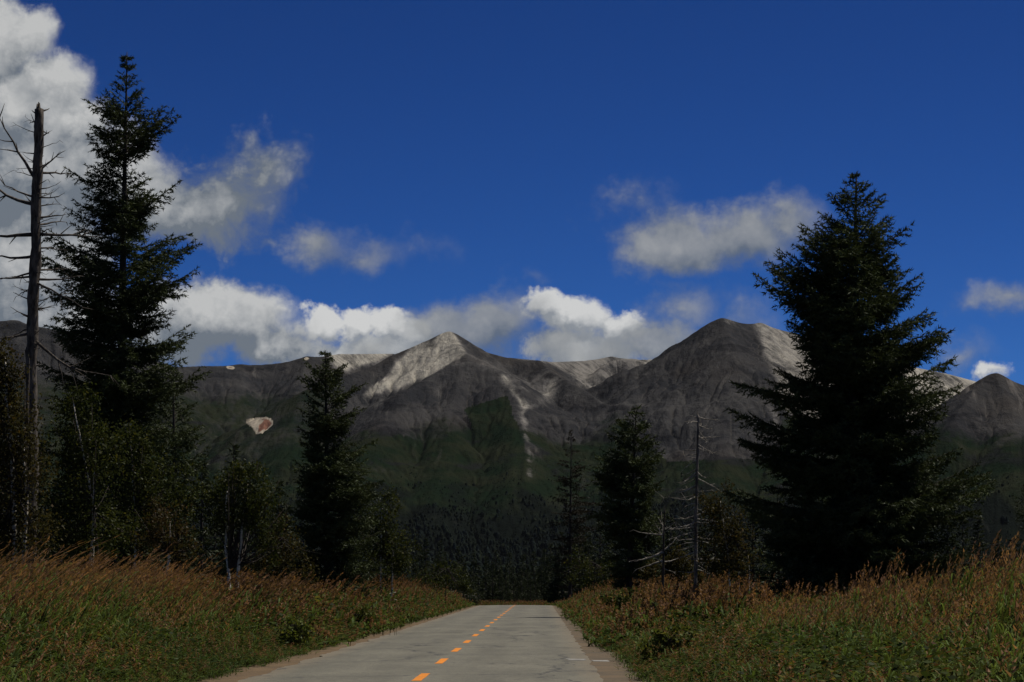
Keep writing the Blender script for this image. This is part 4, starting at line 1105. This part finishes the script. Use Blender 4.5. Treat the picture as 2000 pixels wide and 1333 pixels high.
# roadside bushes
leafy('bush', 'round green bush at the edge of the left sandy shoulder', 575, 67, [(558, 1236, 34, 24, 520), (588, 1246, 28, 24, 520), (572, 1214, 24, 18, 280), (545, 1256, 34, 18, 420), (598, 1226, 14, 16, 140)], [[(572, 1270), (570, 1220)], [(580, 1270), (588, 1230)]], .075, [(.075, .105, .024), (.12, .14, .032), (.20, .20, .05)], 62, M_bark, cat='bush', stem_r=.02)
leafy('bush', 'broad-leaved green plant clump on the right verge by white flowers', 1325, 52, [(1295, 1262, 45, 28, 420), (1345, 1268, 48, 30, 480), (1320, 1240, 36, 20, 260), (1270, 1290, 35, 24, 320), (1385, 1285, 36, 22, 260)], [[(1310, 1330), (1305, 1250)], [(1340, 1330), (1345, 1250)]], .085, [(.075, .10, .024), (.11, .125, .03), (.18, .17, .04)], 63, M_bark, cat='bush', stem_r=.015)
leafy('bush', 'bush on the left verge beside the sandy edge, farther off', 693, 92, [(690, 1205, 28, 22, 700), (715, 1212, 22, 18, 500)], [[(692, 1235), (693, 1200)]], .085, [(.042, .058, .014), (.07, .08, .02), (.13, .13, .03)], 64, M_bark, cat='bush', stem_r=.02)
leafy('bush', 'small dark bush on the right verge left of the short dead tree', 1215, 100, [(1210, 1180, 25, 22, 600), (1235, 1170, 22, 22, 500)], [[(1218, 1210), (1220, 1170)]], .09, [(.038, .052, .014), (.055, .06, .018), (.10, .10, .03)], 65, M_bark, cat='bush', stem_r=.02)


# ------------------------------------------------------------------ tall grass and herbs
def ribbon(p, w, nrm):
    """blade as a strip that tapers to a point"""
    m = len(p); V = []; T = []
    for j in range(m - 1):
        ww = w * (1 - (j / (m - 1)) ** 1.6 * .8) / 2
        V += [p[j] - nrm * ww, p[j] + nrm * ww]
    V.append(p[-1])
    for j in range(m - 2):
        a = 2 * j; T += [(a, a + 1, a + 3), (a, a + 3, a + 2)]
    a = 2 * (m - 2); T.append((a, a + 1, a + 2))
    return V, T


def grass_tpl(rg, stalks, leaves, pan, wid=1.0, spread=.22, seg=4):
    V, T, C = [], [], []
    def addv(v, t, c0, c1=None):
        n = len(V); V.extend(v); T.extend([(a + n, b + n, c + n) for a, b, c in t])
        for k in range(len(v)):
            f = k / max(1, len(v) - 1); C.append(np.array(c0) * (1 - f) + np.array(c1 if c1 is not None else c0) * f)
    for _ in range(stalks):
        b = np.array([rg.normal(0, spread), rg.normal(0, spread), 0]); h = rg.uniform(.7, 1.08)
        a = rg.uniform(0, 6.28); ln = rg.uniform(.02, .16); dv = np.array([math.cos(a), math.sin(a), 0]) * ln
        t = np.linspace(0, 1, seg); p = b + dv * (t ** 2)[:, None] * h; p[:, 2] = h * t * (1 - .1 * ln)
        nr = np.array([-math.sin(a), math.cos(a), 0])
        has = rg.random() < pan
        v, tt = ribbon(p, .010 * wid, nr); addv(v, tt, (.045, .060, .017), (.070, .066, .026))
        for _l in range(leaves):
            z0 = rg.uniform(.05, .6) * h; a2 = rg.uniform(0, 6.28); L = rg.uniform(.35, .65) * (1.05 - z0 / h * .5)
            d2 = np.array([math.cos(a2), math.sin(a2), 0]); t = np.linspace(0, 1, seg)
            q = b + dv * (z0 / h) ** 2 * h + d2 * (L * .62 * t ** 1.4)[:, None]; q[:, 2] = z0 + L * (t * 1.15 - .75 * t ** 2.4)
            v, tt = ribbon(q, .021 * wid, np.array([-math.sin(a2), math.cos(a2), 0]))
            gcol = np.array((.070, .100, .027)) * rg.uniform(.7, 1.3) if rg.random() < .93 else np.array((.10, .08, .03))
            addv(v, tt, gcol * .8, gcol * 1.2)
        if has:
            top = b + dv * h; top[2] = h * (1 - .1 * ln); n = 9
            pc = np.array((.215, .115, .060)) * rg.uniform(.75, 1.25)
            for j in range(n):
                f = j / n; z = top + np.array([0, 0, -.26 + .30 * f]); an = rg.uniform(0, 6.28); o = np.array([math.cos(an), math.sin(an), .9]) ; o /= np.linalg.norm(o)
                L = (.10 - .05 * f) * rg.uniform(.7, 1.2); sd_ = np.cross(o, rg.normal(size=3)); sd_ /= np.linalg.norm(sd_)
                ww = .012 * wid
                addv([z - sd_ * ww, z + sd_ * ww, z + o * L], [(0, 1, 2)], pc)
    return np.array(V), np.array(T), np.array(C)


def herb_tpl(rg, n, size, h):
    V, T, C = [], [], []
    for _ in range(n):
        a = rg.uniform(0, 6.28); r = abs(rg.normal(0, .16)); z = h * rg.uniform(.1, 1.0) * (1 - .4 * min(1, r / .4))
        p = np.array([math.cos(a) * r, math.sin(a) * r, z]); b = rg.uniform(0, 6.28)
        d = np.array([math.cos(b), math.sin(b), rg.uniform(-.3, .5)]); d /= np.linalg.norm(d); s = np.cross(d, rg.normal(size=3) * .4 + [0, 0, 1]); s /= np.linalg.norm(s)
        L = size * rg.uniform(.6, 1.3); w = L * rg.uniform(.22, .38)
        k = len(V); V += [p, p + d * L * .45 + s * w, p + d * L, p + d * L * .45 - s * w]; T += [(k, k + 1, k + 2), (k, k + 2, k + 3)]
        c = np.array((.044, .062, .017)) * rg.uniform(.5, 1.4)
        if rg.random() < .07: c = np.array((.12, .11, .03))
        if rg.random() < .05: c = np.array((.10, .05, .025))
        C += [c] * 4
    return np.array(V), np.array(T), np.array(C)


rgG = np.random.default_rng(77)
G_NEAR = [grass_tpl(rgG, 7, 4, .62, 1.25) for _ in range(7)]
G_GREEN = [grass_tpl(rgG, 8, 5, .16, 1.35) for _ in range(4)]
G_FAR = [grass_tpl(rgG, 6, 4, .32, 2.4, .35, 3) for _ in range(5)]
G_SHORT = [grass_tpl(rgG, 10, 2, .15, 1.0, .16, 3) for _ in range(3)]
H_NEAR = [herb_tpl(rgG, 34, .075, .55) for _ in range(6)]
H_FAR = [herb_tpl(rgG, 22, .16, .6) for _ in range(4)]


def positions(side, n, y0, y1, dmin, dmax, power=1.0):
    """random points on one verge, inside the strip the lens can see"""
    Y = y0 + (y1 - y0) * rgG.random(n * 3) ** power
    lim = (LX + (.205 * Y + 1.2)) * -1 if False else None
    dmaxv = np.minimum(dmax, (.203 * Y + 3.0 + LX) if side < 0 else (.183 * Y + 3.0 - RX))
    ok = dmaxv > dmin; Y = Y[ok]; dmaxv = dmaxv[ok]
    # uniform in area: accept in proportion to the width
    acc = rgG.random(len(Y)) < (dmaxv - dmin) / max(.1, (dmaxv - dmin).max()); Y = Y[acc][:n]; dmaxv = dmaxv[acc][:n]
    d = dmin + (dmaxv - dmin) * rgG.random(len(Y))
    edge = .28 * fbm(Y * .35 + (3 if side < 0 else 11), Y * 0, 4)
    X = (LX - d - edge) if side < 0 else (RX + d + edge)
    return X, Y, d


def veg(side):
    VV, TT, CC = [], [], []; n0 = 0
    def add(tpls, X, Y, h, wsc, tintv, lean, zoff=-.03):
        nonlocal n0
        N = len(X); pos = np.stack([X, Y, gz(X, Y) + zoff], -1)
        ln = np.zeros((N, 2)); ln[:, 0] = lean * rgG.uniform(.6, 1.4, N); ln[:, 1] = rgG.normal(0, .05, N)
        V, T, C = scatter(tpls, pos, np.stack([wsc * np.ones(N), h], -1), rgG.uniform(0, 6.28, N), tintv, ln)
        VV.append(V); TT.append(T + n0); CC.append(C); n0 += len(V)
    def tint(X, Y, lo=.75, hi=1.3):
        k = fbm(X * .25 + 5, Y * .12, 3)[:, None]
        t = rgG.uniform(lo, hi, (len(X), 1)) * np.ones((1, 3))
        return t * (1 + k * np.array([[.25, .1, .0]]))
    L = .34 if side < 0 else .10
    # near tall grass
    X, Y, d = positions(side, 4000 if side < 0 else 4800, 22, 74, .5, 15)
    field = fbm(X * .22 + 2, Y * .09 + (0 if side < 0 else 9), 3)
    if side < 0:
        keep = (rgG.random(len(X)) < sst(.6, 3.0, d + 1.2 * field)); h = (.55 + .65 * sst(.4, 3.5, d)) * rgG.uniform(.8, 1.2, len(X))
    else:
        keep = (rgG.random(len(X)) < sst(.4, 2.2, d + 1.0 * field)); h = (.4 + .6 * sst(.4, 4.0, d) + .2 * sst(4, 6, d)) * rgG.uniform(.8, 1.2, len(X))
    h = h * np.clip(1 + 1.1 * fbm(X * .55 + 20, Y * .3, 3), .55, 1.35)      # clumps
    X, Y, d, h, field = X[keep], Y[keep], d[keep], h[keep], field[keep]
    gsel = rgG.random(len(X)) < np.clip((.86 - field * 1.1) if side > 0 else (.34 - field * 1.3 + .62 * (1 - sst(1.6, 3.6, d))), .04, .97)
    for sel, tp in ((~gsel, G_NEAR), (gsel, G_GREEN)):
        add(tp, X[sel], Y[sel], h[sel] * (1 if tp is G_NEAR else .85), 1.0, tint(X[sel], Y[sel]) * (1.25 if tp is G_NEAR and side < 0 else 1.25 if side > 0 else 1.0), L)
    # near herbs on the slope
    X, Y, d = positions(side, 4600 if side < 0 else 3800, 22, 74, .05, 9)
    keep = rgG.random(len(X)) < (1.0 - .75 * sst(2.2, 5.0, d)); X, Y, d = X[keep], Y[keep], d[keep]
    add(H_NEAR, X, Y, (.35 + .75 * sst(0, 1.6, d)) * rgG.uniform(.7, 1.5, len(X)), 1.25, tint(X, Y, .6, 1.35), .05)
    X, Y, d = positions(side, 1300, 24, 110, .0, 1.6)
    add(G_SHORT, X, Y, (.22 + .30 * sst(0, 1.2, d)) * rgG.uniform(.7, 1.4, len(X)), 1.0, tint(X, Y), .1)
    # farther
    X, Y, d = positions(side, 5200, 70, 232, .3, 10, 1.25)
    h = (.45 + .65 * sst(.3, 3.0, d)) * np.clip(1 + 1.0 * fbm(X * .4 + 20, Y * .12, 3), .6, 1.4) * rgG.uniform(.8, 1.2, len(X))
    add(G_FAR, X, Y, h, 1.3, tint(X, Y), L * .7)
    X, Y, d = positions(side, 5200, 70, 232, .1, 7, 1.2)
    add(H_FAR, X, Y, (.4 + .8 * sst(0, 2.0, d)) * rgG.uniform(.6, 1.5, len(X)), 1.7, tint(X, Y, .6, 1.3), .05)
    # meadow beyond the crest
    n = 700; Y = rgG.uniform(300, 345, n); X = rgG.uniform(-14, 0, n) if side < 0 else rgG.uniform(-2, 16, n)
    add(G_FAR, X, Y, rgG.uniform(.4, .7, n), 2.2, tint(X, Y) * .8, .1)
    V = np.concatenate(VV); T = np.concatenate(TT); C = np.concatenate(CC)
    o = link('tall_grass', mesh_data('tall_grass', V, T, M_grass, C))
    tag(o, 'rusty-headed tall grass and herbs on the %s verge' % ('left' if side < 0 else 'right'), 'grass', kind='stuff')
    return len(T)


NG_ = [veg(-1), veg(1)]

# white flower heads
M_petal = rough_mat('white_petals', (.75, .75, .70, 1), (.65, .66, .6, 1), 20, 60, None, .1)
M_stem = rough_mat('flower_stem', (.05, .07, .02, 1), (.06, .08, .025, 1), 5, 20, None, .1)


def flower(px, py, Y, label, group):
    p = at(px, py, Y); zb = float(gz(p.x, Y)); h = max(.25, p.z - zb)
    r = empty('white_flower', (p.x, Y, zb)); tag(r, label, 'flower', group)
    mb = MB(); mb.tube([(0, 0, 0), (.02, 0, h * .6), (0, 0, h)], [.006, .005, .004], 4); link('stem', mb.data('stem', M_stem), r)
    V = []; T = []
    for k in range(14):                     # flat cluster of tiny petalled florets
        a = random.uniform(0, 6.28); q = random.uniform(0, .05); c = np.array([q * math.cos(a), q * math.sin(a), h + random.uniform(-.008, .012)])
        for j in range(4):
            b = j * 1.57 + a; n = len(V)
            V += [c, c + np.array([.018 * math.cos(b), .018 * math.sin(b), .006]), c + np.array([.018 * math.cos(b + .9), .018 * math.sin(b + .9), .006])]; T.append((n, n + 1, n + 2))
    link('petals', mesh_data('petals', V, T, M_petal), r)


for px, py in ((1402, 1274), (1410, 1280), (1418, 1277), (1424, 1284), (1432, 1279), (1440, 1286), (1413, 1289), (1428, 1272)):
    flower(px, py, 47, 'small white flower head in the cluster on the right verge', 'white flowers on the right verge')
for px, py in ((762, 1160), (771, 1158), (774, 1172)):
    flower(px, py, 88, 'white umbel flower head on the left verge near middle spruce', 'white flowers on the left verge')


# ------------------------------------------------------------------ thin mountain air
def haze_box():
    m = bpy.data.materials.new('thin_air'); m.use_nodes = True; t = m.node_tree; t.nodes.clear()
    o = t.nodes.new('ShaderNodeOutputMaterial'); v = t.nodes.new('ShaderNodeVolumePrincipled')
    v.inputs['Color'].default_value = (.80, .88, 1.0, 1); v.inputs['Density'].default_value = 2.6e-6; v.inputs['Anisotropy'].default_value = .2
    t.links.new(v.outputs[0], o.inputs['Volume'])
    x0, x1, y0, y1, z0, z1 = -40000, 40000, -40000, 40000, -4, 620
    V = [(x, y, z) for z in (z0, z1) for y in (y0, y1) for x in (x0, x1)]
    Fq = [(0, 2, 3, 1), (4, 5, 7, 6), (0, 1, 5, 4), (2, 6, 7, 3), (0, 4, 6, 2), (1, 3, 7, 5)]
    tag(link('haze', mesh_data('haze', V, Fq, m)), 'thin bluish haze in front of the mountains', 'haze', kind='stuff')


haze_box()
